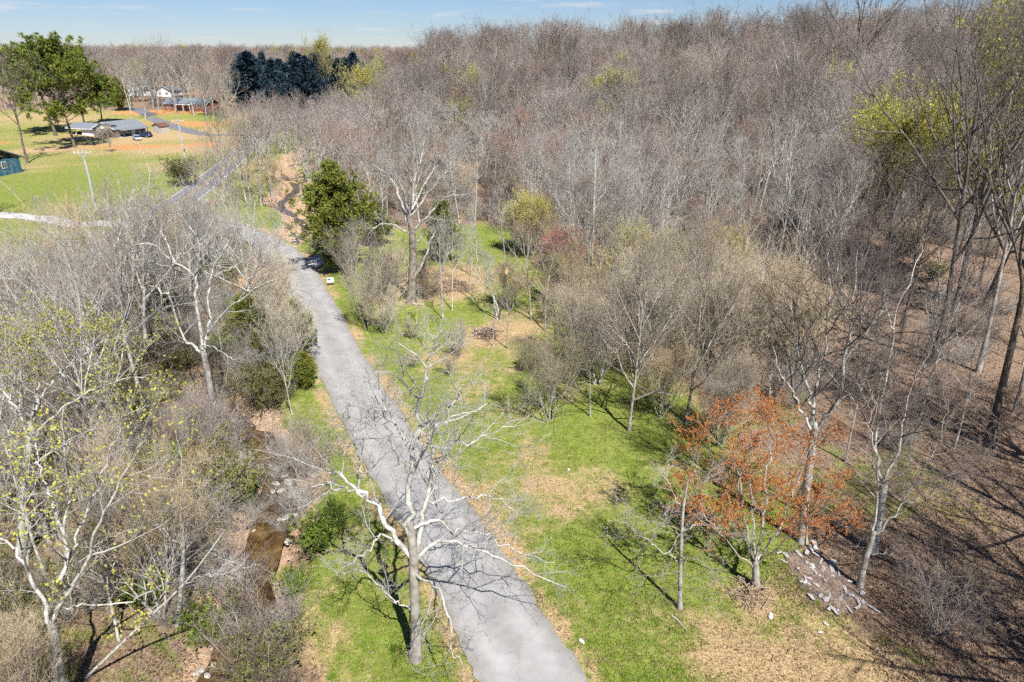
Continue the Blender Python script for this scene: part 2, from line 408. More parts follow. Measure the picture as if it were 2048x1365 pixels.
def asphalt(name, lo, hi, edge=None):
    m, nt, b = mat(name, 0.88, 0.25)
    g = nd(nt, 'ShaderNodeNewGeometry').outputs['Position']
    n1 = noise(nt, g, 28.0, 2, 0.8); n2 = noise(nt, g, 0.7, 5, 0.6)
    c = ramp(nt, math_(nt, 'ADD', math_(nt, 'MULTIPLY', n1, 0.45), math_(nt, 'MULTIPLY', n2, 0.55)), [(0.35, lo), (0.65, hi)])
    st = nd(nt, 'ShaderNodeTexVoronoi'); st.feature = 'DISTANCE_TO_EDGE'; st.inputs['Scale'].default_value = 0.33
    wv = nd(nt, 'ShaderNodeVectorMath', operation='ADD'); nt.links.new(g, wv.inputs[0])
    nn = nd(nt, 'ShaderNodeTexNoise'); nn.inputs['Scale'].default_value = 1.2; nt.links.new(g, nn.inputs['Vector']); nt.links.new(nn.outputs['Color'], wv.inputs[1]); nt.links.new(wv.outputs[0], st.inputs['Vector'])
    crack = ramp(nt, st.outputs['Distance'], [(0.0, (0.72, 0.72, 0.72)), (0.012, (1, 1, 1))])
    c = mixc(nt, 0.6, c, crack, 'MULTIPLY')
    if edge:
        at_ = nd(nt, 'ShaderNodeAttribute'); at_.attribute_name = 'across'
        v = math_(nt, 'ABSOLUTE', at_.outputs['Fac'])
        wv2 = math_(nt, 'ADD', v, math_(nt, 'MULTIPLY', math_(nt, 'SUBTRACT', noise(nt, g, 1.1, 4), 0.5), 0.35))
        c = mixc(nt, 0.75, c, ramp(nt, wv2, [(0.0, (0.86, 0.85, 0.84)), (0.22, (0.93, 0.93, 0.93)), (0.5, (1.08, 1.08, 1.08)), (0.8, (0.9, 0.89, 0.87)), (1.0, (0.70, 0.63, 0.54))]), 'MULTIPLY')
        pt = nd(nt, 'ShaderNodeTexVoronoi'); pt.inputs['Scale'].default_value = 0.16; nt.links.new(wv.outputs[0], pt.inputs['Vector'])
        c = mixc(nt, 0.14, c, ramp(nt, pt.outputs['Color'], [(0.2, (0.6, 0.6, 0.6)), (0.8, (1, 1, 1))]), 'MULTIPLY')
    nt.links.new(c, b.inputs['Base Color']); bump(nt, b, n1, 0.25, 0.02)
    return m
ASPH = asphalt('lane_asphalt', (0.24, 0.238, 0.235), (0.38, 0.378, 0.372), True)
ASPH2 = asphalt('highway_asphalt', (0.115, 0.118, 0.13), (0.21, 0.213, 0.23))
GRAVEL = asphalt('pale_gravel', (0.34, 0.33, 0.33), (0.58, 0.57, 0.56))

def plain(name, col, rough=0.7, spec=0.3, var=0.12, scale=4.0, metal=0.0):
    m, nt, b = mat(name, rough, spec)
    tc = nd(nt, 'ShaderNodeTexCoord').outputs['Object']
    n = noise(nt, tc, scale, 4, 0.6)
    c0 = tuple(max(0, v * (1 - var)) for v in col); c1 = tuple(min(1, v * (1 + var)) for v in col)
    nt.links.new(ramp(nt, n, [(0.3, c0), (0.7, c1)]), b.inputs['Base Color']); b.inputs['Metallic'].default_value = metal
    return m
WHITE = plain('white_paint', (0.78, 0.78, 0.77)); ROOF = plain('roof_shingle', (0.17, 0.19, 0.22), 0.9, 0.2, 0.25, 2.0)
BRICK = plain('house_brick', (0.17, 0.125, 0.105), 0.9, 0.1, 0.25, 6.0); REDBRICK = plain('red_brick', (0.30, 0.12, 0.075), 0.9, 0.1, 0.25, 6.0)
GLASS = plain('window_glass', (0.03, 0.04, 0.05), 0.08, 0.6, 0.1); TEAL = plain('teal_siding', (0.03, 0.12, 0.19), 0.6, 0.3, 0.15)
SHEDW = plain('weathered_board', (0.40, 0.375, 0.35), 0.9, 0.1, 0.2, 3.0); SHEDR = plain('rusty_roof', (0.15, 0.075, 0.055), 0.8, 0.2, 0.3, 2.0)
POLEM = plain('weathered_pole', (0.36, 0.38, 0.40), 0.85, 0.15, 0.25, 3.0); DARKM = plain('dark_fitting', (0.03, 0.03, 0.035), 0.5, 0.4)
BLUECAR = plain('blue_car_paint', (0.012, 0.025, 0.13), 0.25, 0.6, 0.08); SILVERCAR = plain('silver_car_paint', (0.50, 0.55, 0.65), 0.3, 0.6, 0.08)
TYRE = plain('tyre_rubber', (0.02, 0.02, 0.02), 0.9, 0.1); RIM = plain('rim_metal', (0.5, 0.5, 0.52), 0.35, 0.5, 0.05, 4, 0.6)
SIGNW = plain('sign_white', (0.80, 0.82, 0.83), 0.5, 0.3, 0.03); SIGNB = plain('sign_blue_print', (0.05, 0.16, 0.28), 0.5, 0.3, 0.1); SIGNR = plain('sign_red', (0.65, 0.06, 0.05), 0.5, 0.3, 0.08)
STONE = plain('creek_limestone', (0.40, 0.375, 0.34), 0.85, 0.2, 0.45, 1.6); DEADW = plain('dead_wood', (0.34, 0.25, 0.18), 0.9, 0.1, 0.35, 3.0)
BOARDW = plain('peeling_white_board', (0.36, 0.345, 0.34), 0.85, 0.15, 0.6, 8.0); TAN_BREAK = plain('fresh_split_wood', (0.60, 0.40, 0.20), 0.85, 0.1, 0.15)
PAINT_Y = plain('road_yellow', (0.60, 0.36, 0.06), 0.7, 0.2, 0.2); PAINT_W = plain('road_white', (0.70, 0.70, 0.70), 0.7, 0.2, 0.15)
PLASTIC = plain('white_plastic', (0.75, 0.76, 0.78), 0.4, 0.4, 0.05); DEBR = plain('debris_brown', (0.20, 0.15, 0.12), 0.95, 0.1, 0.6, 9.0)
ORANGEP = plain('orange_print', (0.6, 0.25, 0.08), 0.5, 0.3, 0.1)
def water_mat():
    m, nt, b = mat('creek_water', 0.08, 0.5)
    g = nd(nt, 'ShaderNodeNewGeometry').outputs['Position']
    c = ramp(nt, noise(nt, g, 1.3, 5, 0.6), [(0.3, (0.03, 0.018, 0.007)), (0.55, (0.10, 0.058, 0.017)), (0.8, (0.20, 0.13, 0.05))])
    nt.links.new(c, b.inputs['Base Color']); bump(nt, b, noise(nt, g, 5, 3), 0.15, 0.05)
    return m
WATER = water_mat()

# ------------------------------------------------------------------ object helpers
def link(name, me, parent=None):
    o = bpy.data.objects.new(name, me); COL.objects.link(o)
    if parent is not None: o.parent = parent
    return o
def tag(o, label=None, cat=None, group=None, kind=None):
    if label: o['label'] = label
    if cat: o['category'] = cat
    if group: o['group'] = group
    if kind: o['kind'] = kind
    return o
def thing(name, label, cat, loc=(0, 0, 0), rz=0.0, group=None, scale=1.0):
    o = bpy.data.objects.new(name, None); COL.objects.link(o)
    o.location = loc; o.rotation_euler = (0, 0, rz); o.scale = (scale,) * 3 if not hasattr(scale, '__len__') else scale
    o.empty_display_size = 0.3
    return tag(o, label, cat, group)

class Geo:
    """boxes, prisms and lathes for built things"""
    def __init__(s): s.v = []; s.f = []
    def poly(s, vs, fs):
        n = len(s.v); s.v += [tuple(map(float, v)) for v in vs]; s.f += [tuple(i + n for i in f) for f in fs]; return s
    def box(s, x0, x1, y0, y1, z0, z1):
        return s.poly([(x0, y0, z0), (x1, y0, z0), (x1, y1, z0), (x0, y1, z0), (x0, y0, z1), (x1, y0, z1), (x1, y1, z1), (x0, y1, z1)],
                      [(3, 2, 1, 0), (4, 5, 6, 7), (0, 1, 5, 4), (1, 2, 6, 5), (2, 3, 7, 6), (3, 0, 4, 7)])
    def prism(s, prof, axis, a, b):
        """extrude a 2-D profile along axis 'x' or 'y'"""
        f = (lambda p, t: (t, p[0], p[1])) if axis == 'x' else (lambda p, t: (p[0], t, p[1]))
        n = len(prof)
        return s.poly([f(p, a) for p in prof] + [f(p, b) for p in prof], [tuple(range(n))[::-1], tuple(range(n, 2 * n))] + [(i, (i + 1) % n, n + (i + 1) % n, n + i) for i in range(n)])
    def cyl(s, p, q, r0, r1, k=10):
        p = np.array(p, float); q = np.array(q, float); t = (q - p) / np.linalg.norm(q - p)
        u = np.cross(t, (0, 0, 1) if abs(t[2]) < 0.9 else (1, 0, 0)); u /= np.linalg.norm(u); w = np.cross(t, u)
        ring = lambda c, r: [c + r * (cos(a) * u + sin(a) * w) for a in np.arange(k) * 2 * pi / k]
        return s.poly(ring(p, r0) + ring(q, r1), [tuple(range(k))[::-1], tuple(range(k, 2 * k))] + [(i, (i + 1) % k, k + (i + 1) % k, k + i) for i in range(k)])
    def build(s, name, m, parent=None, bevel=0.0):
        me = bpy.data.meshes.new(name); me.from_pydata(s.v, [], s.f); me.update(); me.materials.append(m)
        import bmesh
        bm = bmesh.new(); bm.from_mesh(me); bmesh.ops.recalc_face_normals(bm, faces=bm.faces); 
        if bevel: bmesh.ops.bevel(bm, geom=bm.edges[:], offset=bevel, segments=1, affect='EDGES')
        bm.to_mesh(me); bm.free()
        return link(name, me, parent)

# ------------------------------------------------------------------ ground, water, roads
def graded(lo, hi, a, b, step, gf):
    c = list(np.arange(a, b, step)); s = step; v = c[-1]
    while v < hi: s = min(s * gf, 60); v += s; c.append(v)
    s = step; v = a; pre = []
    while v > lo: s = min(s * gf, 60); v -= s; pre.append(v)
    return np.array(pre[::-1] + c)
gx = graded(-2500, 2500, -48, 44, 0.5, 1.05); gy = graded(-300, 4000, 12, 104, 0.5, 1.05)
GX, GY = np.meshgrid(gx, gy); gX = GX.ravel(); gY = GY.ravel()
GZ = hgt(gX, gY)
nx, ny = len(gx), len(gy)
idx = np.arange(nx * ny).reshape(ny, nx)
gq = np.stack([idx[:-1, :-1], idx[:-1, 1:], idx[1:, 1:], idx[1:, :-1]], -1).reshape(-1, 4)
ground_me = raw_mesh('ground', np.stack([gX, gY, GZ], 1), [gq], [GROUND])

wood_edge = [flat(2300, 1700), flat(1900, 1420), flat(1660, 1190), flat(1560, 1010), flat(1430, 830), flat(1330, 745), flat(1210, 700), flat(1110, 590), flat(1060, 500), flat(1030, 462), flat(900, 455), flat(760, 470)]
wood_poly = wood_edge + [flat(700, 430), (-48, 160), (-62, 260), (-75, 420), (-60, 700), (900, 700), (900, -60)]
def signed_wood(x, y):
    d = polydist(x, y, wood_edge)
    return np.where(inpoly(x, y, wood_poly), d, -d)

open_field = [(-62, -40), (-63, 60), (-68, 115), (-72, 160), (-84, 215), (-86, 262), (-112, 262), (-135, 285), (-175, 290), (-260, 270), (-260, -40)]
left_of_lane = lane + [(-59, 120), (-40, -60), (6, -60)]
def zones(x, y):
    sw = signed_wood(x, y)
    inw = sst(-3.5, 3.5, sw + 4 * (fbm(x, y, 7, 31) - 0.5))
    dl = polydist(x, y, lane[::3] + [lane[-1]]); dh = polydist(x, y, highway[::4]); dc = polydist(x, y, creek[::2])
    field = inpoly(x, y, open_field).astype(float)
    litter = inw * (0.98 - 0.45 * (fbm(x, y, 9, 41) > 0.60) * (sw < 12))
    leftwood = (inpoly(x, y, left_of_lane) & (dh > 4) & (field < 0.5)).astype(float) * sst(4.5 + 2.5 * (y < 34), 6.5 + 3.0 * (y < 34), dl)
    between = leftwood 
    litter = np.maximum(litter, between * (0.60 + 0.35 * (fbm(x, y, 6, 43) - 0.4)))
    far = (1 - field) * sst(255, 300, y)
    litter = np.maximum(litter, far)
    dry = 0.6 * fbm(x, y, 6, 51) + 0.65 * fbm(x, y, 1.5, 57) - 0.275
    dry = dry + 0.42 * np.exp(-((dl - 2.55) / 0.4) ** 2) - 0.22 * np.exp(-((dl - 5.0) / 1.6) ** 2)                      # worn verge along the lane
    for px, py, r, a in ((1120, 1010, 3.2, 0.30), (1210, 960, 2.5, 0.22), (1560, 1330, 5.0, 0.42), (1800, 1345, 4, 0.3), (880, 575, 6, 0.5), (905, 545, 6, 0.4), (985, 670, 3.5, 0.3), (1040, 650, 4, 0.3), (1290, 720, 3, 0.3), (640, 1330, 3.5, 0.22), (1000, 960, 2.2, 0.2), (690, 500, 4, 0.35), (900, 700, 5, 0.12)):
        fx, fy = flat(px, py); dry = dry + a * np.exp(-((x - fx) ** 2 + (y - fy) ** 2) / (r * r))
    for px, py, r, a in ((1160, 850, 3.0, 0.35), (720, 700, 5, 0.25), (930, 850, 4, 0.15), (960, 480, 9, 0.45), (1240, 880, 4, 0.4), (1260, 1080, 2.8, 0.5), (670, 610, 4, 0.3), (960, 620, 4, 0.2), (830, 640, 3, 0.3), (1450, 1080, 3, 0.4), (1350, 1150, 2.5, 0.35)):
        fx, fy = flat(px, py); dry = dry - a * np.exp(-((x - fx) ** 2 + (y - fy) ** 2) / (r * r))
    # fields across the highway: fresh green low down, drier higher up
    fd = 0.16 + 0.30 * sst(130, 200, y) + 0.08 + 0.8 * (fbm(x, y, 16, 61) - 0.5) + 0.3 * (fbm(x, y, 4, 63) - 0.5)
    dry = np.where(field > 0.5, fd, dry)
    clay = np.zeros_like(x)
    for cx, cy, rx, ry, a in ((-112, 200, 17, 9, 1.0), (-88, 205, 14, 10, 1.0), (-135, 204, 20, 7, 0.6), (-158, 207, 18, 10, 0.8), (-122, 182, 9, 4, 0.6), (-165, 182, 14, 7, 0.5), (-115, 250, 30, 10, 0.85), (-140, 280, 30, 12, 0.8), (-100, 262, 20, 8, 0.7)):
        clay = np.maximum(clay, a * np.exp(-(((x - cx) / rx) ** 2 + ((y - cy) / ry) ** 2)))
    clay = clay * (0.25 + 1.05 * fbm(x, y, 11, 83))
    sand = (1 - sst(1.6 + 0.9 * (y > 96), 3.4 + 0.6 * (y > 96), dc + 1.6 * (fbm(x, y, 4, 71) - 0.5))) * 0.95
    sand = np.maximum(sand, 0.75 * np.exp(-((x - flat(395, 800)[0]) ** 2 + (y - flat(395, 800)[1]) ** 2) / 9))
    sand = sand * sst(2.4, 3.6, dl)
    return dict(dry=dry, litter=litter, clay=clay, sand=sand)
Z = zones(gX, gY)
for k_, v_ in Z.items():
    a_ = ground_me.attributes.new(k_, 'FLOAT', 'POINT'); a_.data.foreach_set('value', np.clip(v_, 0, 1.2).astype(np.float32))
ground = link('ground', ground_me); tag(ground, 'grass, leaf litter and bare soil of the valley floor', 'ground', kind='structure')

def strip(name, line, w, m, lift, wig=0.0, label=None, cat='road', kind='structure', off=0.0, cross=6, parent=None, zf=base_h, every=1.0, dash=None):
    p = np.array(line); 
    seg = np.linalg.norm(np.diff(p, axis=0), axis=1).sum(); n = max(4, int(seg / every))
    p = catmull(p, n)
    t = np.gradient(p, axis=0); t /= np.linalg.norm(t, axis=1, keepdims=True); nr = np.stack([t[:, 1], -t[:, 0]], 1)
    u = np.linspace(-1, 1, cross + 1)
    hw = w / 2 + wig * (vnoise(np.arange(n) * every, np.zeros(n), 1.3, 77) - 0.5) ; hw2 = w / 2 + wig * (vnoise(np.arange(n) * every, np.zeros(n), 1.7, 78) - 0.5)
    o = np.where(u[None, :] < 0, u[None, :] * hw[:, None], u[None, :] * hw2[:, None]) + off
    X = p[:, 0:1] + nr[:, 0:1] * o; Y = p[:, 1:2] + nr[:, 1:2] * o
    Zz = zf(X, Y) + lift + 0.03 * (1 - u[None, :] ** 2) * (w > 2)
    V = np.stack([X, Y, Zz], -1).reshape(-1, 3)
    i = np.arange(n * (cross + 1)).reshape(n, cross + 1)
    q = np.stack([i[:-1, :-1], i[:-1, 1:], i[1:, 1:], i[1:, :-1]], -1).reshape(-1, 4)
    me = raw_mesh(name, V, [q], [m]); o_ = link(name, me, parent)
    a_ = me.attributes.new('across', 'FLOAT', 'POINT'); a_.data.foreach_set('value', np.tile(u, n).astype(np.float32))
    if parent is None: tag(o_, label, cat, kind=kind)
    return o_
strip('lane', lane, 4.35, ASPH, 0.005, 0.28, 'narrow pale asphalt lane running up through the middle', every=0.45, cross=8)
hw_o = strip('highway', highway, 6.4, ASPH2, 0.0, 0.2, 'two-lane road with yellow centre line beyond the thicket')
strip('edge_line', highway, 0.16, PAINT_W, 0.045, 0, off=-2.75, cross=1, parent=hw_o); strip('edge_line', highway, 0.16, PAINT_W, 0.045, 0, off=2.75, cross=1, parent=hw_o)
strip('centre_line', highway, 0.14, PAINT_Y, 0.055, 0, off=-0.14, cross=1, parent=hw_o); strip('centre_line', highway, 0.14, PAINT_Y, 0.055, 0, off=0.16, cross=1, parent=hw_o)
strip('driveway', drive, 3.4, GRAVEL, 0.0, 0.8, 'pale gravel driveway crossing the green field')
strip('side_road', sideroad, 5.0, ASPH2, 0.0, 0.3, 'grey side road climbing past the houses')
apron = [flat(583, 548), flat(606, 530), flat(628, 522), flat(650, 518)]
strip('gravel_apron', apron, 3.6, GRAVEL, 0.035, 1.0, 'pale gravel pull-off beside the lane at the cedar', cat='path', every=0.5, zf=lambda x, y: np.maximum(hgt(x, y), base_h(x, y) - 0.05))
cz = [p for p in creek if p[1] > 5]
wz = lambda x, y: 0 * x + np.maximum(0, base_h(x, y)) * 0.9
strip('creek_water', [p for p in cz if p[1] < 96], 2.4, WATER, WATER_Z, 0.6, 'shallow amber creek water between sandy banks left of the lane', cat='water', zf=wz)
strip('creek_water', [p for p in cz if p[1] > 97], 1.5, WATER, WATER_Z - 0.50, 0.5, 'thin thread of water in the sandy far creek bend', cat='water', zf=wz)

# ------------------------------------------------------------------ trees
NOBUD = None
def finish(levels, spikes, mats, r_sp, buds=None, bud_mat=None, ntrunk=2, sides=(8, 5, 4, 3), rng=RNG, spike_mat=None, one=False):
    """levels: branch dicts from trunk outwards. -> (trunk mesh, crown mesh, bud mesh)"""
    tr = Soup(); cr = tr if one else Soup()
    for i, b in enumerate(levels):
        (tr if i < ntrunk else cr).tubes(b['P'], b['R'], sides[min(i, len(sides) - 1)], 0 if i < ntrunk else (1 if one else 0))
    for A, B in spikes: cr.spikes(A, B, r_sp * (0.7 + 0.6 * rng.random(len(A))), 1 if one else 0)
    if one:
        if buds is not None: tr.blades(*buds, m=2, rng=rng)
        return tr.mesh('tree', [mats[0], mats[1]] + ([bud_mat] if buds is not None else []))
    t_me = tr.mesh('trunk', [mats[0]]); c_me = cr.mesh('crown', [mats[1]]); b_me = None
    if buds is not None:
        bs = Soup(); bs.blades(*buds, rng=rng); b_me = bs.mesh('buds', [bud_mat], smooth=False)
    return t_me, c_me, b_me

def bud_cloud(A, B, n, size, rng, fat=0.35, top=None):
    """small leaves or catkins along the twiglets"""
    i = rng.integers(0, len(A), n)
    if top is not None:
        z = A[:, 2]; w = np.clip((z - z.min()) / (np.ptp(z) + 1e-6), 0, 1) ** top; i = rng.choice(len(A), n, p=w / w.sum())
    t = rng.random(n)[:, None] * 0.8 + 0.25
    p = A[i] + (B[i] - A[i]) * t
    d = unit(B[i] - A[i]) + rng.normal(size=(n, 3)) * 0.7
    L_ = size * (0.6 + 0.8 * rng.random(n))
    return p, d, L_, L_ * fat

def trunk_line(H, r, n, wig, rng, lean=0.03, stems=1, spread=0.0, rtip=0.15):
    out = []
    a0 = rng.random() * 6.28
    for s in range(stems):
        a = a0 + s * 2 * pi / stems + rng.normal() * 0.3
        d = np.array([cos(a) * spread, sin(a) * spread, 1.0]) if stems > 1 else np.array([rng.normal() * lean, rng.normal() * lean, 1.0])
        h = H * (1 if s == 0 else 0.75 + 0.25 * rng.random())
        p = [np.array([cos(a), sin(a), 0]) * (0.12 if stems > 1 else 0) + np.array([0, 0, -0.3])]
        d = d / np.linalg.norm(d)
        for i in range(n - 1):
            d = d + rng.normal(size=3) * wig; d[2] += 0.06 if stems > 1 else 0.03; d /= np.linalg.norm(d)
            p.append(p[-1] + d * (h + 0.3) / (n - 1))
        rr = r * (1 if stems == 1 else 0.75)
        t = np.linspace(0, 1, n)
        R = rr * (1 - (1 - rtip) * t ** 0.9); R[0] *= 1.35
        out.append(dict(P=np.array(p)[None], R=R[None], L=np.array([h])))
    return join(*out)

def forest_tree(seed, H=18, r=0.2, clear=0.35, limbs=14, lr=0.38, ang=48, ang_tip=22, mats=(B_GREY, T_MAUVE), m=(7, 7, 6), up=0.13, rs=0.008, buds=0, bud_mat=None, bsize=0.15, stems=1, spread=0.0, one=False, wig=0.035, ratio=(0.5, 0.5, 0.5), round_=0.75, btop=None, nt_=3):
    rng = np.random.default_rng(seed)
    t = trunk_line(H, r, 9, wig, rng, 0.04, stems, spread)
    sh = lambda u: (0.55 + 0.8 * np.sin(np.clip(u * 0.9 + 0.18, 0, 1) * pi) ** 0.8) * (1.15 - round_ * 0.6 * u)
    l1 = grow(t, limbs, clear, 0.985, ang, 9, lr, 7, rng, up=up * 0.8, wig=0.10, shape=sh, kr=0.024 if one else 0.018, rmin=0.012, ang_tip=ang_tip)
    l2 = grow(l1, m[0], 0.22, 1.0, 42, 12, ratio[0], 5, rng, up=up, wig=0.14, kr=0.02 if one else 0.013, rmin=0.008, shape=lambda u: 1.15 - 0.5 * u)
    l3 = grow(l2, m[1], 0.15, 1.0, 40, 12, ratio[1], 3, rng, up=up, wig=0.16, kr=0.009, rmin=rs * 0.9, shape=lambda u: 1.1 - 0.4 * u)
    A, B = tips(l3, m[2], ratio[2], rng)
    A2, B2 = tips(l1, m[0], 0.16, rng, t0=0.3)
    bd = bud_cloud(A, B, buds, bsize, rng, top=btop) if buds else None
    return finish([t, l1, l2, l3], [(A, B), (A2, B2)], mats, rs, bd, bud_mat, rng=rng, one=one, ntrunk=nt_)

def cedar(seed, H=12, W=4.0, clumps=1500, per=16, mat_=L_CEDAR, size=0.34, bottom=0.1):
    rng = np.random.default_rng(seed)
    t = trunk_line(H * 0.97, 0.2 * H / 12, 7, 0.02, rng)
    nb = 70
    prof = lambda u: W * (np.clip(1 - u, 0, 1) ** 0.75) * np.clip(0.35 + u * 4, 0, 1)
    sh = lambda u: prof(u) / H * 1.05
    br = grow(t, nb, bottom, 0.98, 68, 10, 1.0, 5, rng, up=0.12, wig=0.1, shape=sh, kr=0.012, rmin=0.01, lv=0.7)
    l2 = grow(br, 6, 0.2, 1.0, 45, 14, 0.42, 3, rng, up=0.12, wig=0.15, kr=0.01, rmin=0.008)
    P = np.concatenate([l2['P'][:, 1:].reshape(-1, 3), br['P'][:, 2:].reshape(-1, 3)])
    i = rng.integers(0, len(P), clumps); C = P[i] + rng.normal(size=(clumps, 3)) * 0.16
    A = np.repeat(C, per, 0) + rng.normal(size=(clumps * per, 3)) * 0.15
    out = A.copy(); out[:, 2] = 0; D = unit(out) * 0.7 + rng.normal(size=A.shape) * 0.7; D[:, 2] += 0.45
    Ls = size * (0.5 + rng.random(len(A))) * (0.7 + 0.3 * H / 12)
    bs = Soup(); bs.blades(A, D, Ls, Ls * 0.17, rng=rng)
    tr = Soup(); tr.tubes(t['P'], t['R'], 7); tr.tubes(br['P'], br['R'], 3)
    return tr.mesh('trunk', [B_DARK]), bs.mesh('crown', [mat_], smooth=False), None

def pine(seed, H=24, clear=0.26, W=8.5, mat_=L_PINE, per=38):
    rng = np.random.default_rng(seed)
    t = trunk_line(H, 0.36, 9, 0.03, rng, 0.05, rtip=0.2)
    br = grow(t, 46, clear, 0.99, 72, 12, W / H, 6, rng, up=0.06, wig=0.12, shape=lambda u: np.sin(np.clip(u * 0.75 + 0.27, 0, 1) * pi) ** 0.7 * 1.1, kr=0.014, rmin=0.02, lv=0.4, ang_tip=35)
    l2 = grow(br, 7, 0.35, 1.0, 42, 12, 0.33, 3, rng, up=0.2, wig=0.15, kr=0.012, rmin=0.012)
    C = np.concatenate([l2['P'][:, 1:].reshape(-1, 3), br['P'][:, -2:].reshape(-1, 3)])
    C = C + rng.normal(size=C.shape) * 0.15
    A = np.repeat(C, per, 0); D = rng.normal(size=A.shape); D[:, 2] += 0.55
    D = unit(D); A = A + D * 0.25 * rng.random((len(A), 1))
    Ls = 0.75 * (0.6 + 0.7 * rng.random(len(A)))
    bs = Soup(); bs.blades(A, D, Ls, Ls * 0.13, rng=rng)
    tr = Soup(); tr.tubes(t['P'], t['R'], 7); tr.tubes(br['P'], br['R'], 4); tr.tubes(l2['P'], l2['R'], 3)
    return tr.mesh('trunk', [B_DARK]), bs.mesh('crown', [mat_], smooth=False), None

def shrub(seed, H=2.2, stems=14, mats=(B_GREY, T_TAN), leaves=0, lmat=None, lsize=0.12, spread=0.55, m=(5, 5), one=False):
    rng = np.random.default_rng(seed)
    t = trunk_line(H, 0.028, 5, 0.10, rng, 0, stems, spread, 0.35)
    t['R'] = np.maximum(t['R'] * 1.0, 0.01)
    l2 = grow(t, m[0] + 3, 0.2, 1, 38, 14, 0.42, 4, rng, up=0.12, wig=0.15, kr=0.009, rmin=0.006)
    l3 = grow(l2, m[1], 0.2, 1, 40, 14, 0.5, 3, rng, up=0.1, wig=0.18, kr=0.008, rmin=0.005)
    A, B = tips(l3, 4, 0.5, rng)
    bd = bud_cloud(A, B, leaves, lsize, rng, 0.42) if leaves else None
    return finish([t, l2, l3], [(A, B)], mats, 0.005, bd, lmat, ntrunk=1, sides=(5, 4, 3), rng=rng, one=one)

def place(proto, name, label, cat, loc, rz=0.0, s=1.0, group=None, tilt=(0, 0)):
    o = thing(name, label, cat, loc, rz, group, s)
    o.rotation_euler = (tilt[0], tilt[1], rz)
    t_me, c_me, b_me = proto
    link('trunk', t_me, o); c = link('crown', c_me, o)
    if b_me: link('buds' if 'buds' in b_me.name else 'leaves', b_me, c)
    return o

PR = {}
PR['tall'] = [forest_tree(101 + i, H=20, r=0.26, clear=0.36, limbs=12 + i, lr=0.36 + 0.04 * i, m=(6, 6, 4), rs=0.009) for i in range(4)]
PR['tallpale'] = [forest_tree(121 + i, H=19, r=0.21, clear=0.34, limbs=13, lr=0.32, ang=40, mats=(B_PALE, T_MAUVE), m=(6, 6, 4), rs=0.009) for i in range(2)]
PR['talldark'] = [forest_tree(131 + i, H=22, r=0.32, clear=0.38, limbs=12, lr=0.42, ang=52, mats=(B_DARK, T_DARK), m=(6, 6, 4), rs=0.009) for i in range(2)]
PR['round'] = [forest_tree(141 + i, H=15, r=0.2, clear=0.2, limbs=20, lr=0.48, ang=55, ang_tip=18, mats=(B_GREY, T_TAN), m=(7, 7, 5), up=0.16, rs=0.007) for i in range(2)]
PR['reddish'] = [forest_tree(151 + i, H=16, r=0.17, clear=0.3, limbs=14, lr=0.34, mats=(B_GREY, T_REDDISH), m=(6, 6, 5)) for i in range(2)]
PR['sapling'] = [forest_tree(161 + i, H=12, r=0.095, clear=0.32, limbs=13, lr=0.24, ang=42, mats=(B_GREY, T_MAUVE), m=(5, 5, 3), rs=0.008) for i in range(3)]
PR['palesap'] = [forest_tree(171 + i, H=12, r=0.105, clear=0.34, limbs=12, lr=0.24, ang=38, mats=(B_PALE, T_PALE), m=(5, 5, 3), rs=0.008) for i in range(2)]
PR['yellow'] = [forest_tree(181 + i, H=16, r=0.18, clear=0.25, limbs=18, lr=0.42, ang=50, mats=(B_GREY, T_TAN), m=(7, 6, 5), buds=15000, bud_mat=L_YELLOW, bsize=0.18, up=0.15) for i in range(2)]
PR['slimdark'] = [forest_tree(186 + i, H=17, r=0.15, clear=0.45, limbs=12, lr=0.26, ang=46, mats=(B_DARK, T_MAUVE), m=(5, 5, 4), rs=0.008) for i in range(2)]
PR['yellowbig'] = [forest_tree(188, H=16, r=0.2, clear=0.25, limbs=18, lr=0.50, ang=54, mats=(B_DARK, T_TAN), m=(7, 7, 5), buds=36000, bud_mat=L_YELLOW, bsize=0.17, up=0.13)]
PR['paledome'] = [forest_tree(185 + i, H=14, r=0.26, clear=0.28, limbs=13, lr=0.52, ang=58, ang_tip=25, mats=(B_PALE, T_PALE), m=(6, 6, 4), up=0.10, rs=0.008, wig=0.06) for i in range(2)]
PR['tan'] = [forest_tree(191 + i, H=8.5, r=0.09, clear=0.12, limbs=12, lr=0.45, ang=38, ang_tip=20, mats=(B_GREY, T_TAN), m=(7, 7, 6), up=0.17, rs=0.006, stems=3 + i, spread=0.32) for i in range(3)]
PR['tanyellow'] = [forest_tree(201 + i, H=8.5, r=0.08, clear=0.12, limbs=12, lr=0.42, ang=36, ang_tip=18, mats=(B_GREY, T_TAN), m=(7, 7, 5), up=0.18, rs=0.006, stems=4, spread=0.3, buds=9000, bud_mat=L_YELLOW, bsize=0.11, btop=2.5) for i in range(2)]
PR['cedar'] = [cedar(211, 13, 4.2, 2300, 18), cedar(212, 9, 3.0, 1300, 16), cedar(213, 7, 2.2, 900, 14)]
PR['pine'] = [pine(221), pine(222, H=22, clear=0.42, W=5.5)]
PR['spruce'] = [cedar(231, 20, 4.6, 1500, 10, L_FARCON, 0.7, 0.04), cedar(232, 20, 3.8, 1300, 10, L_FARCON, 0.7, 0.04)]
PR['shrub'] = [shrub(241), shrub(242, 2.8, 11, (B_GREY, T_MAUVE)), shrub(243, 2.0, 18, (B_GREY, T_PALE), spread=0.8)]
PR['greenshrub'] = [shrub(251, 2.0, 12, (B_GREY, T_TAN), 5200, L_SHRUB, 0.13), shrub(252, 1.6, 14, (B_GREY, T_TAN), 4600, L_SHRUB, 0.12, 0.8)]
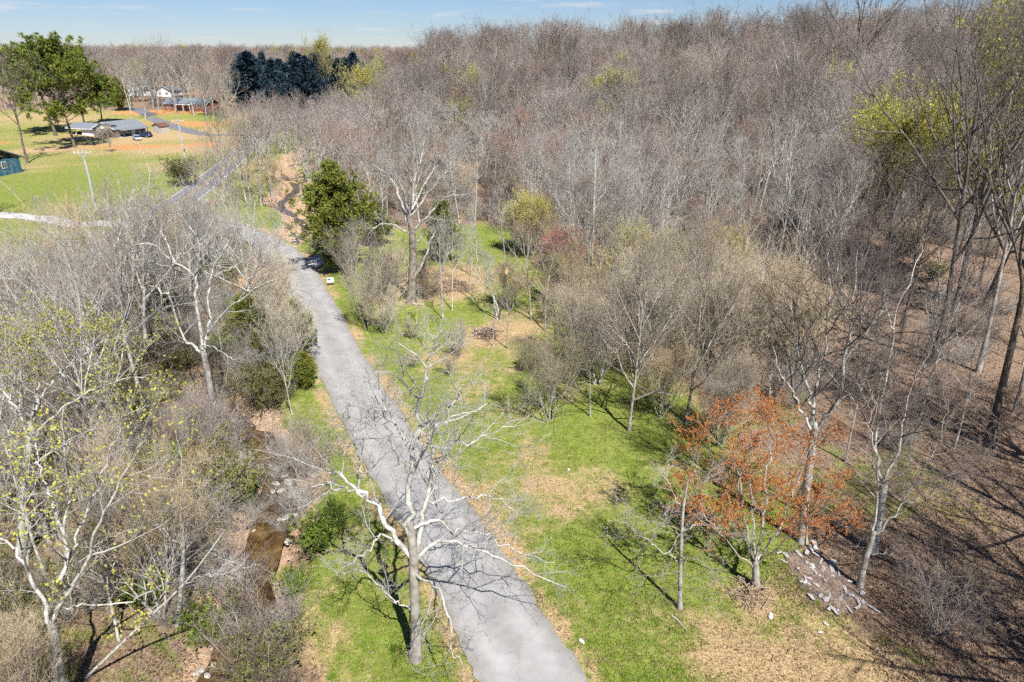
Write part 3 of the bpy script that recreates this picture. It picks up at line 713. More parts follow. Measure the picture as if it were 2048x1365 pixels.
PR['oliveshrub'] = [shrub(261, 2.4, 12, (B_DARK, T_TAN), 4200, L_OLIVE, 0.12), shrub(262, 3.2, 10, (B_DARK, T_TAN), 5200, L_OLIVE, 0.14, 0.4)]
PROTO_H = dict(tall=20, tallpale=19, talldark=22, round=15, reddish=16, sapling=12, palesap=12, yellow=16, slimdark=17, yellowbig=16, paledome=14, tan=8.5, tanyellow=8.5, cedar=13, pine=24, spruce=20, shrub=2.2, greenshrub=2.0, oliveshrub=2.4)

# ---- hero trees with surveyed limbs
def hero(name, label, base, limbs, mats, m=(7, 6, 6), rs=0.006, buds=0, bud_mat=None, bsize=0.1, lr=(0.34, 0.5, 0.5), seed=1, trunk_mat=None, ang=46, up=0.07, wig=0.05, extra=None):
    """limbs: list of (points in world, r0, r1). The first is the trunk."""
    rng = np.random.default_rng(seed)
    o = thing(name, label, 'tree', base)
    b0 = np.array(base)
    lb = [limb(np.array(p) - b0, r0 * (1 if i == 0 else 0.64), r1 if i == 0 else r1 * 0.5, 12 if i == 0 else 20, wig * 1.15 * (i > 0), rng) for i, (p, r0, r1) in enumerate(limbs)]
    ts = Soup(); ts.tubes(lb[0]['P'], lb[0]['R'] * np.array([1.4, 1.12] + [1] * 10)[None], 12); link('trunk', ts.mesh('trunk', [trunk_mat or mats[0]]), o)
    allb = join(*lb[1:])
    for b in lb[1:]:
        s = Soup(); s.tubes(b['P'], b['R'], 8); link('limb', s.mesh('limb', [mats[0]]), o)
    l2 = grow(allb, m[0], 0.18, 1.0, ang, 14, lr[0], 7, rng, up=up, wig=0.17, kr=0.014, rmin=0.010, shape=lambda u: 1.1 - 0.45 * u, lmax=3.6)
    l3 = grow(l2, m[1], 0.2, 1.0, 45, 14, lr[1], 5, rng, up=up * 0.6, wig=0.2, kr=0.011, rmin=0.007, shape=lambda u: 1.1 - 0.4 * u)
    l4 = grow(l3, 2, 0.2, 1.0, 45, 16, 0.55, 3, rng, up=up * 0.5, wig=0.2, kr=0.01, rmin=rs * 0.9)
    A, B = tips(l4, m[2] // 2 + 1, lr[2], rng); A2, B2 = tips(l3, m[2], 0.4, rng)
    s = Soup(); s.tubes(l2['P'], l2['R'], 5); s.tubes(l3['P'], l3['R'], 4); s.tubes(l4['P'], l4['R'], 3); s.spikes(A, B, rs * 0.8); s.spikes(A2, B2, rs * 0.8)
    c = link('crown', s.mesh('crown', [mats[1]]), o)
    if buds:
        bs = Soup(); bs.blades(*bud_cloud(np.concatenate([A, A2]), np.concatenate([B, B2]), buds, bsize, rng), rng=rng); link('buds', bs.mesh('buds', [bud_mat], smooth=False), c)
    return o

def W3(lst): return [at(*p) for p in lst]

# the pale lichen-covered tree beside the lane
bx, by, bz = ground_at(832, 1330)
F = by
def trunk_from(b, rest): return [np.array([b[0], b[1], b[2] - 0.3])] + W3(rest)
main_limbs = [
    (trunk_from((bx, by, bz), [(831, 1240, F), (828, 1160, F), (826, 1100, F + 0.1), (818, 1040, F + 0.2)]), 0.23, 0.17),
    (W3([(820, 1070, F + .15), (815, 1032, F + .2), (819, 957, F + .3), (823, 903, F + .3), (841, 854, F + .2), (846, 796, F), (849, 730, F - .2), (808, 690, F - .4)]), 0.22, 0.03),
    (W3([(848, 760, F), (860, 715, F + .4), (873, 680, F + .8), (880, 655, F + 1)]), 0.06, 0.02),
    (W3([(829, 1120, F), (841, 1048, F + .6), (858, 966, F + 1.1), (864, 903, F + 1.3), (866, 862, F + 1.6), (900, 838, F + 2.2), (970, 815, F + 3)]), 0.17, 0.03),
    (W3([(827, 1119, F), (784, 1069, F + .6), (763, 1024, F + 1.0), (738, 995, F + 1.2), (715, 978, F + 1.3), (690, 955, F + 1.5), (643, 937, F + 2.0), (560, 905, F + 2.8)]), 0.20, 0.03),
    (W3([(716, 980, F + 1.3), (717, 940, F + 1.2), (706, 890, F + 1.0), (703, 845, F + .8), (690, 800, F + .5)]), 0.09, 0.02),
    (W3([(730, 990, F + 1.2), (680, 975, F + .7), (626, 970, F + .2), (565, 958, F - .4)]), 0.09, 0.02),
    (W3([(790, 1075, F + .5), (759, 1073, F - .1), (735, 1100, F - .5), (700, 1130, F - .9), (668, 1148, F - 1.2)]), 0.085, 0.02),
    (W3([(827, 1225, F), (800, 1205, F + .3), (779, 1193, F + .5), (742, 1160, F + .9), (705, 1125, F + 1.4)]), 0.075, 0.02),
    (W3([(829, 1131, F), (866, 1090, F + .4), (905, 1086, F + .6), (974, 1106, F + .8), (1049, 1139, F + .8), (1127, 1175, F + .8)]), 0.15, 0.025),
    (W3([(822, 1060, F + .2), (860, 1042, F + .9), (912, 1057, F + 1.5), (974, 1073, F + 2.0), (1035, 1105, F + 2.4), (1110, 1130, F + 2.6)]), 0.12, 0.02),
    (W3([(862, 935, F + 1.2), (912, 891, F + 1.6), (960, 880, F + 1.8), (1010, 855, F + 2.0), (1053, 837, F + 2.1)]), 0.085, 0.02),
    (W3([(852, 1000, F + .9), (920, 1003, F + 1.8), (957, 993, F + 2.4), (1007, 1003, F + 3.0), (1060, 1035, F + 3.4)]), 0.08, 0.02),
    (W3([(832, 1150, F), (860, 1165, F - .8), (887, 1193, F - 1.6), (902, 1247, F - 2.2), (904, 1300, F - 2.4), (940, 1338, F - 2.6)]), 0.10, 0.02),
    (W3([(840, 860, F + .2), (880, 830, F - .4), (912, 800, F - .8), (930, 760, F - 1.1)]), 0.08, 0.02),
    (W3([(819, 950, F + .3), (790, 900, F - .4), (775, 850, F - .9), (768, 800, F - 1.3), (755, 760, F - 1.5)]), 0.08, 0.02),
    (W3([(823, 900, F + .3), (800, 860, F + 1.2), (775, 830, F + 2.0), (740, 810, F + 2.8)]), 0.07, 0.02),
]
hero('bare_tree', 'big bare pale-barked tree with spreading limbs beside the lane in front', (bx, by, bz), main_limbs, (B_PALE, T_PALE), m=(8, 6, 6), seed=3, trunk_mat=B_GREY, rs=0.006, lr=(0.36, 0.5, 0.5), up=0.05, wig=0.07)

# the tree with the pale crown over the creek thicket
b2 = ground_at(440, 872); F = b2[1]
hero('bare_tree', 'large grey bare tree whose pale crown spreads over the creek thicket', b2, [
    (trunk_from(b2, [(425, 800, F), (411, 724, F), (404, 690, F + .3)]), 0.26, 0.18),
    (W3([(409, 715, F), (385, 690, F + .3), (365, 673, F + .5), (344, 600, F + .5), (331, 573, F + .4), (318, 545, F)]), 0.17, 0.04),
    (W3([(406, 700, F), (393, 604, F + .3), (389, 552, F + .4), (344, 521, F - .5), (300, 487, F - 1.5), (262, 492, F - 2.5)]), 0.18, 0.03),
    (W3([(391, 570, F + .3), (395, 520, F + 1), (399, 483, F + 1.5), (375, 449, F + 1.8), (360, 425, F + 2)]), 0.12, 0.03),
    (W3([(409, 705, F), (418, 640, F + 1), (420, 552, F + 1.8), (440, 510, F + 2.4), (465, 466, F + 3)]), 0.15, 0.03),
    (W3([(415, 680, F + .4), (423, 655, F + .2), (475, 604, F - .6), (527, 569, F - 1.2), (575, 548, F - 1.8)]), 0.15, 0.03),
    (W3([(480, 602, F - .6), (500, 560, F - .2), (520, 520, F), (540, 495, F + .3)]), 0.08, 0.02),
    (W3([(340, 590, F + .4), (290, 570, F + 1.2), (240, 585, F + 2), (190, 600, F + 2.6)]), 0.09, 0.02),
    (W3([(350, 525, F - .3), (330, 480, F + 1), (310, 450, F + 2), (300, 420, F + 3)]), 0.08, 0.02),
    (W3([(421, 560, F + 1.6), (470, 530, F + 3), (510, 520, F + 4)]), 0.07, 0.02),
    (W3([(403, 690, F), (440, 700, F - 1.5), (470, 720, F - 2.5), (500, 700, F - 3.4)]), 0.07, 0.02),
], (B_PALE, T_PALE), m=(9, 7, 6), seed=5, trunk_mat=B_GREY, rs=0.007, lr=(0.42, 0.5, 0.5))
b2b = ground_at(205, 800); F = b2b[1]
hero('bare_tree', 'grey bare tree with crooked limbs behind the yellow-leafed tree, left of the creek', b2b, [
    (trunk_from(b2b, [(195, 730, F), (180, 680, F), (165, 630, F + .3)]), 0.26, 0.17),
    (W3([(172, 650, F), (155, 600, F + .5), (140, 560, F + .8), (118, 530, F + 1), (105, 500, F + 1)]), 0.13, 0.03),
    (W3([(168, 640, F), (200, 600, F + .2), (215, 560, F), (250, 520, F - .4), (285, 500, F - .8)]), 0.12, 0.03),
    (W3([(180, 680, F), (140, 655, F - 1), (100, 640, F - 2), (60, 625, F - 3)]), 0.09, 0.02),
    (W3([(160, 620, F + .3), (170, 570, F + 1.4), (190, 530, F + 2), (185, 490, F + 2.6)]), 0.11, 0.03),
    (W3([(186, 700, F), (240, 670, F + .8), (290, 660, F + 1.4)]), 0.07, 0.02),
], (B_PALE, T_PALE), m=(9, 7, 6), seed=6, trunk_mat=B_GREY, rs=0.007, lr=(0.42, 0.5, 0.5))

# forked tree in the lower left corner and its budding neighbour
b3 = (at(122, 1390, 19.6)[0], 19.6, ground_z(at(122, 1390, 19.6)[0], 19.6)); F = 19.6
hero('bare_tree', 'pale forked tree with long slanting limbs in the bottom left corner', b3, [
    (trunk_from(b3, [(120, 1365, F), (112, 1300, F), (103, 1243, F)]), 0.22, 0.17),
    (W3([(104, 1250, F), (79, 1193, F + .2), (45, 1115, F + .5), (0, 1070, F + .8), (-60, 1010, F + 1.2)]), 0.13, 0.03),
    (W3([(103, 1245, F), (124, 1200, F + .2), (128, 1152, F + .4), (130, 1060, F + .8), (140, 980, F + 1.1), (130, 900, F + 1.2), (120, 820, F + 1.2)]), 0.15, 0.03),
    (W3([(124, 1205, F + .2), (153, 1164, F), (182, 1090, F - .3), (215, 1020, F - .6), (250, 940, F - .9), (300, 880, F - 1.2)]), 0.12, 0.02),
    (W3([(128, 1150, F + .4), (150, 1080, F + 1.4), (190, 1000, F + 2.4), (215, 930, F + 3), (240, 860, F + 3.4)]), 0.10, 0.02),
    (W3([(110, 1220, F), (170, 1210, F + .7), (260, 1205, F + 1.2), (330, 1170, F + 1.6)]), 0.07, 0.02),
    (W3([(60, 1150, F + .4), (60, 1060, F + .2), (50, 980, F), (60, 900, F - .2)]), 0.09, 0.02),
    (W3([(130, 1070, F + .8), (100, 1000, F + 1.5), (80, 930, F + 2), (60, 860, F + 2.6)]), 0.08, 0.02),
], (B_PALE, T_PALE), m=(6, 5, 5), seed=8, rs=0.0055, lr=(0.32, 0.5, 0.5), buds=2200, bud_mat=L_YELLOW, bsize=0.11)
b3b = ground_at(45, 1130); F = b3b[1]
hero('budding_tree', 'bare pale tree with yellow-green young leaves at the left edge', b3b, [
    (trunk_from(b3b, [(45, 1050, F), (50, 960, F), (60, 880, F + .2), (75, 800, F + .4)]), 0.26, 0.14),
    (W3([(72, 820, F), (80, 750, F + .4), (90, 690, F + .6), (100, 650, F + .6)]), 0.12, 0.03),
    (W3([(60, 880, F), (110, 830, F - .3), (170, 790, F - .5), (240, 760, F - .8), (310, 750, F - 1)]), 0.12, 0.02),
    (W3([(62, 870, F), (20, 800, F + .3), (-20, 760, F + .5), (-60, 700, F + .6)]), 0.11, 0.02),
    (W3([(52, 940, F), (110, 900, F + 1), (190, 860, F + 1.8), (280, 820, F + 2.4), (340, 800, F + 2.8)]), 0.10, 0.02),
    (W3([(74, 800, F + .3), (130, 740, F + 1.2), (180, 700, F + 2), (220, 670, F + 2.8)]), 0.10, 0.02),
    (W3([(66, 850, F), (40, 790, F - 1), (20, 730, F - 1.8), (10, 690, F - 2.4)]), 0.09, 0.02),
], (B_PALE, T_PALE), m=(7, 6, 5), seed=9, rs=0.006, lr=(0.40, 0.5, 0.5), buds=5500, bud_mat=L_YELLOW, bsize=0.11)
b3c = ground_at(352, 1262); F = b3c[1]
hero('bare_tree', 'slender bare tree on the left creek bank, its forked limb leaning right', b3c, [
    (trunk_from(b3c, [(360, 1200, F), (366, 1120, F), (366, 1070, F)]), 0.11, 0.07),
    (W3([(366, 1080, F), (362, 1030, F), (368, 980, F + .2), (360, 920, F + .4), (352, 860, F + .6)]), 0.055, 0.015),
    (W3([(367, 1100, F), (400, 1065, F - .2), (430, 1030, F - .4), (455, 1000, F - .6)]), 0.05, 0.015),
    (W3([(366, 1090, F), (330, 1060, F + .3), (300, 1040, F + .5), (270, 1000, F + .6)]), 0.045, 0.012),
], (B_PALE, T_PALE), m=(7, 6, 5), seed=10, rs=0.0055)
b3d = ground_at(165, 1372); F = b3d[1]
hero('leaning_sapling', 'long thin pale sapling leaning right over the creek bank in the lower left', b3d, [
    (trunk_from(b3d, [(178, 1350, F), (290, 1243, F - .4), (372, 1164, F - .8), (447, 1065, F - 1.0)]), 0.075, 0.02),
    (W3([(290, 1243, F - .4), (330, 1180, F - .4), (350, 1110, F - .4)]), 0.035, 0.01),
    (W3([(372, 1164, F - .8), (430, 1145, F - 1), (470, 1120, F - 1.1)]), 0.03, 0.01),
], (B_PALE, T_PALE), m=(8, 6, 4), seed=12, rs=0.005)

# old tree with a thick vine-wrapped trunk in the meadow
b4 = ground_at(822, 608); F = b4[1]
o4 = hero('old_tree', 'old tree with thick furrowed vine-wrapped trunk and gnarled pale crown in the meadow', b4, [
    (trunk_from(b4, [(824, 560, F), (826, 510, F), (824, 462, F), (818, 430, F)]), 0.44, 0.30),
    (W3([(818, 450, F), (800, 400, F + .3), (790, 370, F + .5), (768, 345, F + .6), (745, 330, F + .8)]), 0.26, 0.05),
    (W3([(822, 450, F), (826, 400, F + .8), (828, 370, F + 1), (844, 308, F + 1.4), (850, 280, F + 1.6)]), 0.28, 0.05),
    (W3([(826, 460, F), (855, 434, F - .6), (880, 405, F - 1), (896, 393, F - 1.4), (930, 388, F - 1.8)]), 0.2, 0.04),
    (W3([(824, 430, F), (870, 370, F - .4), (900, 340, F - .6), (925, 330, F - .8)]), 0.18, 0.04),
    (W3([(820, 470, F), (785, 450, F - 1), (760, 450, F - 2), (730, 470, F - 3)]), 0.14, 0.03),
    (W3([(822, 440, F), (805, 380, F - 1.2), (790, 345, F - 2), (785, 315, F - 2.6)]), 0.2, 0.04),
    (W3([(824, 420, F), (860, 350, F + 2), (890, 315, F + 3), (905, 300, F + 3.6)]), 0.16, 0.03),
    (W3([(826, 490, F), (850, 470, F + 1), (880, 455, F + 2)]), 0.1, 0.03),
    (W3([(828, 560, F), (848, 520, F - .3), (862, 480, F - .5), (871, 462, F - .6)]), 0.24, 0.12),
], (B_PALE, T_PALE), m=(8, 7, 6), seed=14, trunk_mat=B_BROWN, rs=0.010, lr=(0.42, 0.5, 0.5))
# slender white tree in the thicket
b5 = ground_at(1180, 620); F = b5[1]
hero('white_tree', 'slender white-barked tree standing up out of the tan thicket', b5, [
    (trunk_from(b5, [(1183, 540, F), (1186, 470, F), (1188, 400, F), (1190, 340, F), (1192, 292, F)]), 0.17, 0.03),
    (W3([(1184, 520, F), (1165, 470, F + .3), (1150, 420, F + .6), (1135, 375, F + .8)]), 0.07, 0.015),
    (W3([(1186, 480, F), (1215, 440, F - .3), (1240, 400, F - .6), (1255, 370, F - .8)]), 0.07, 0.015),
    (W3([(1187, 440, F), (1165, 400, F - 1), (1155, 350, F - 1.5)]), 0.06, 0.012),
    (W3([(1188, 420, F), (1210, 380, F + 1), (1220, 340, F + 1.5), (1225, 310, F + 1.7)]), 0.06, 0.012),
    (W3([(1184, 500, F), (1140, 470, F - 1), (1115, 440, F - 1.6)]), 0.05, 0.012),
], (B_PALE, T_PALE), m=(10, 6, 6), seed=15, rs=0.010, lr=(0.42, 0.5, 0.5), up=0.12)

# forked pale tree behind the orange maple
b6 = ground_at(1603, 1092); F = b6[1]
hero('bare_tree', 'tall pale tree forking into three smooth stems behind the orange-budded maple', b6, [
    (trunk_from(b6, [(1608, 1020, F), (1618, 940, F), (1627, 868, F), (1626, 840, F + .1)]), 0.25, 0.18),
    (W3([(1627, 866, F), (1600, 815, F + .3), (1580, 775, F + .5), (1556, 735, F + .6), (1545, 690, F + .7)]), 0.12, 0.025),
    (W3([(1627, 862, F), (1622, 805, F + .3), (1605, 750, F + .6), (1592, 690, F + .8), (1585, 640, F + .9), (1580, 580, F + 1)]), 0.13, 0.025),
    (W3([(1624, 830, F + .2), (1636, 764, F + .8), (1648, 690, F + 1.2), (1656, 628, F + 1.5), (1660, 560, F + 1.7), (1655, 500, F + 1.9)]), 0.12, 0.025),
    (W3([(1627, 868, F), (1655, 835, F - .2), (1675, 800, F - .4), (1693, 706, F - .6), (1703, 640, F - .7), (1711, 578, F - .8), (1716, 500, F - .8)]), 0.16, 0.03),
    (W3([(1690, 720, F - .6), (1730, 670, F - 1.2), (1760, 620, F - 1.6), (1780, 590, F - 1.8)]), 0.07, 0.02),
    (W3([(1700, 660, F - .7), (1690, 600, F - 1.4), (1680, 540, F - 1.8)]), 0.06, 0.02),
    (W3([(1668, 815, F - .3), (1720, 770, F + .5), (1770, 740, F + 1)]), 0.05, 0.015),
], (B_PALE, T_MAUVE), m=(11, 7, 6), seed=17, rs=0.007, lr=(0.48, 0.5, 0.5), up=0.1)
b7 = ground_at(1745, 1112); F = b7[1]
hero('bare_tree', 'bare tree with two curved pale stems rising at the edge of the wood', b7, [
    (trunk_from(b7, [(1755, 1057, F), (1763, 1010, F), (1769, 965, F), (1768, 955, F)]), 0.2, 0.15),
    (W3([(1769, 968, F), (1752, 925, F), (1751, 883, F), (1763, 793, F + .2), (1784, 690, F + .4), (1800, 599, F + .6), (1829, 537, F + .8), (1845, 480, F + 1)]), 0.13, 0.02),
    (W3([(1769, 965, F), (1795, 905, F - .2), (1810, 840, F - .4), (1830, 760, F - .8), (1870, 690, F - 1.2)]), 0.11, 0.02),
    (W3([(1757, 830, F + .1), (1735, 770, F + .6), (1720, 720, F + 1)]), 0.06, 0.015),
    (W3([(1790, 660, F + .4), (1770, 600, F + 1.2), (1765, 550, F + 1.8)]), 0.06, 0.015),
], (B_PALE, T_MAUVE), m=(11, 7, 6), seed=18, rs=0.007, lr=(0.42, 0.5, 0.5), up=0.09)
b8 = ground_at(1718, 1180); F = b8[1]
hero('bare_tree', 'leaning bare tree rooted at the corner of the white debris heap', b8, [
    (trunk_from(b8, [(1728, 1130, F), (1742, 1085, F), (1748, 1060, F)]), 0.16, 0.12),
    (W3([(1745, 1075, F), (1752, 1000, F + .2), (1755, 920, F + .3), (1740, 850, F + .4), (1745, 780, F + .4)]), 0.10, 0.02),
    (W3([(1746, 1070, F), (1780, 1044, F - .2), (1813, 995, F - .3), (1845, 945, F - .4), (1880, 880, F - .5), (1900, 800, F - .5)]), 0.09, 0.02),
    (W3([(1800, 1015, F - .3), (1860, 985, F + .6), (1920, 960, F + 1.4)]), 0.05, 0.015),
    (W3([(1735, 1105, F), (1780, 1110, F + .5), (1830, 1120, F + 1)]), 0.04, 0.012),
], (B_GREY, T_MAUVE), m=(10, 7, 6), seed=19, rs=0.006, lr=(0.4, 0.5, 0.5), up=0.08)
# orange-budded maple
b9 = ground_at(1512, 1188); F = b9[1]
hero('budding_maple', 'multi-stemmed maple full of orange-red buds at the edge of the clearing', b9, [
    (trunk_from(b9, [(1512, 1150, F), (1510, 1120, F)]), 0.2, 0.16),
    (W3([(1511, 1135, F), (1498, 1080, F + .2), (1485, 1020, F + .4), (1478, 960, F + .6), (1465, 900, F + .8), (1452, 850, F + 1)]), 0.12, 0.02),
    (W3([(1511, 1130, F), (1520, 1080, F - .2), (1530, 1020, F - .2), (1535, 940, F - .2), (1545, 890, F), (1548, 840, F + .2)]), 0.12, 0.02),
    (W3([(1512, 1125, F), (1550, 1070, F + .8), (1580, 1000, F + 1.4), (1605, 930, F + 1.8), (1630, 880, F + 2)]), 0.10, 0.02),
    (W3([(1511, 1135, F), (1480, 1060, F + 1), (1455, 990, F + 1.8), (1430, 920, F + 2.4), (1415, 870, F + 2.8)]), 0.09, 0.02),
    (W3([(1512, 1120, F), (1505, 1030, F + 1.4), (1500, 940, F + 2), (1508, 870, F + 2.4)]), 0.09, 0.02),
    (W3([(1512, 1130, F), (1570, 1080, F - .6), (1620, 1030, F - 1), (1660, 990, F - 1.2)]), 0.07, 0.015),
    (W3([(1508, 1140, F), (1450, 1080, F - .5), (1410, 1030, F - .8), (1385, 980, F - .8)]), 0.06, 0.015),
], (B_GREY, T_REDDISH), m=(7, 6, 6), seed=21, rs=0.0055, buds=62000, bud_mat=L_ORANGE, bsize=0.051, lr=(0.30, 0.5, 0.5), up=0.10)
b10 = ground_at(1360, 1224); F = b10[1]
hero('small_tree', 'small bare tree with a straight trunk alone in the front grass', b10, [
    (trunk_from(b10, [(1361, 1131, F), (1366, 1023, F), (1376, 960, F)]), 0.11, 0.035),
    (W3([(1361, 1125, F), (1330, 1105, F + .2), (1300, 1085, F + .4), (1255, 1055, F + .6), (1220, 1040, F + .8)]), 0.055, 0.012),
    (W3([(1363, 1070, F), (1330, 1050, F - .4), (1300, 1045, F - .8), (1270, 1030, F - 1)]), 0.04, 0.01),
    (W3([(1364, 1060, F), (1400, 1050, F + .3), (1440, 1060, F + .5), (1480, 1085, F + .7)]), 0.045, 0.01),
    (W3([(1366, 1023, F), (1345, 985, F + .4), (1330, 950, F + .8), (1310, 920, F + 1)]), 0.035, 0.01),
    (W3([(1368, 1010, F), (1400, 970, F - .2), (1420, 940, F - .4)]), 0.035, 0.01),
    (W3([(1361, 1110, F), (1400, 1125, F - .8), (1430, 1150, F - 1.3)]), 0.035, 0.01),
    (W3([(1361, 1140, F), (1320, 1150, F - .8), (1280, 1150, F - 1.4)]), 0.035, 0.01),
], (B_GREY, T_MAUVE), m=(7, 6, 5), seed=22, rs=0.005, lr=(0.45, 0.5, 0.5))

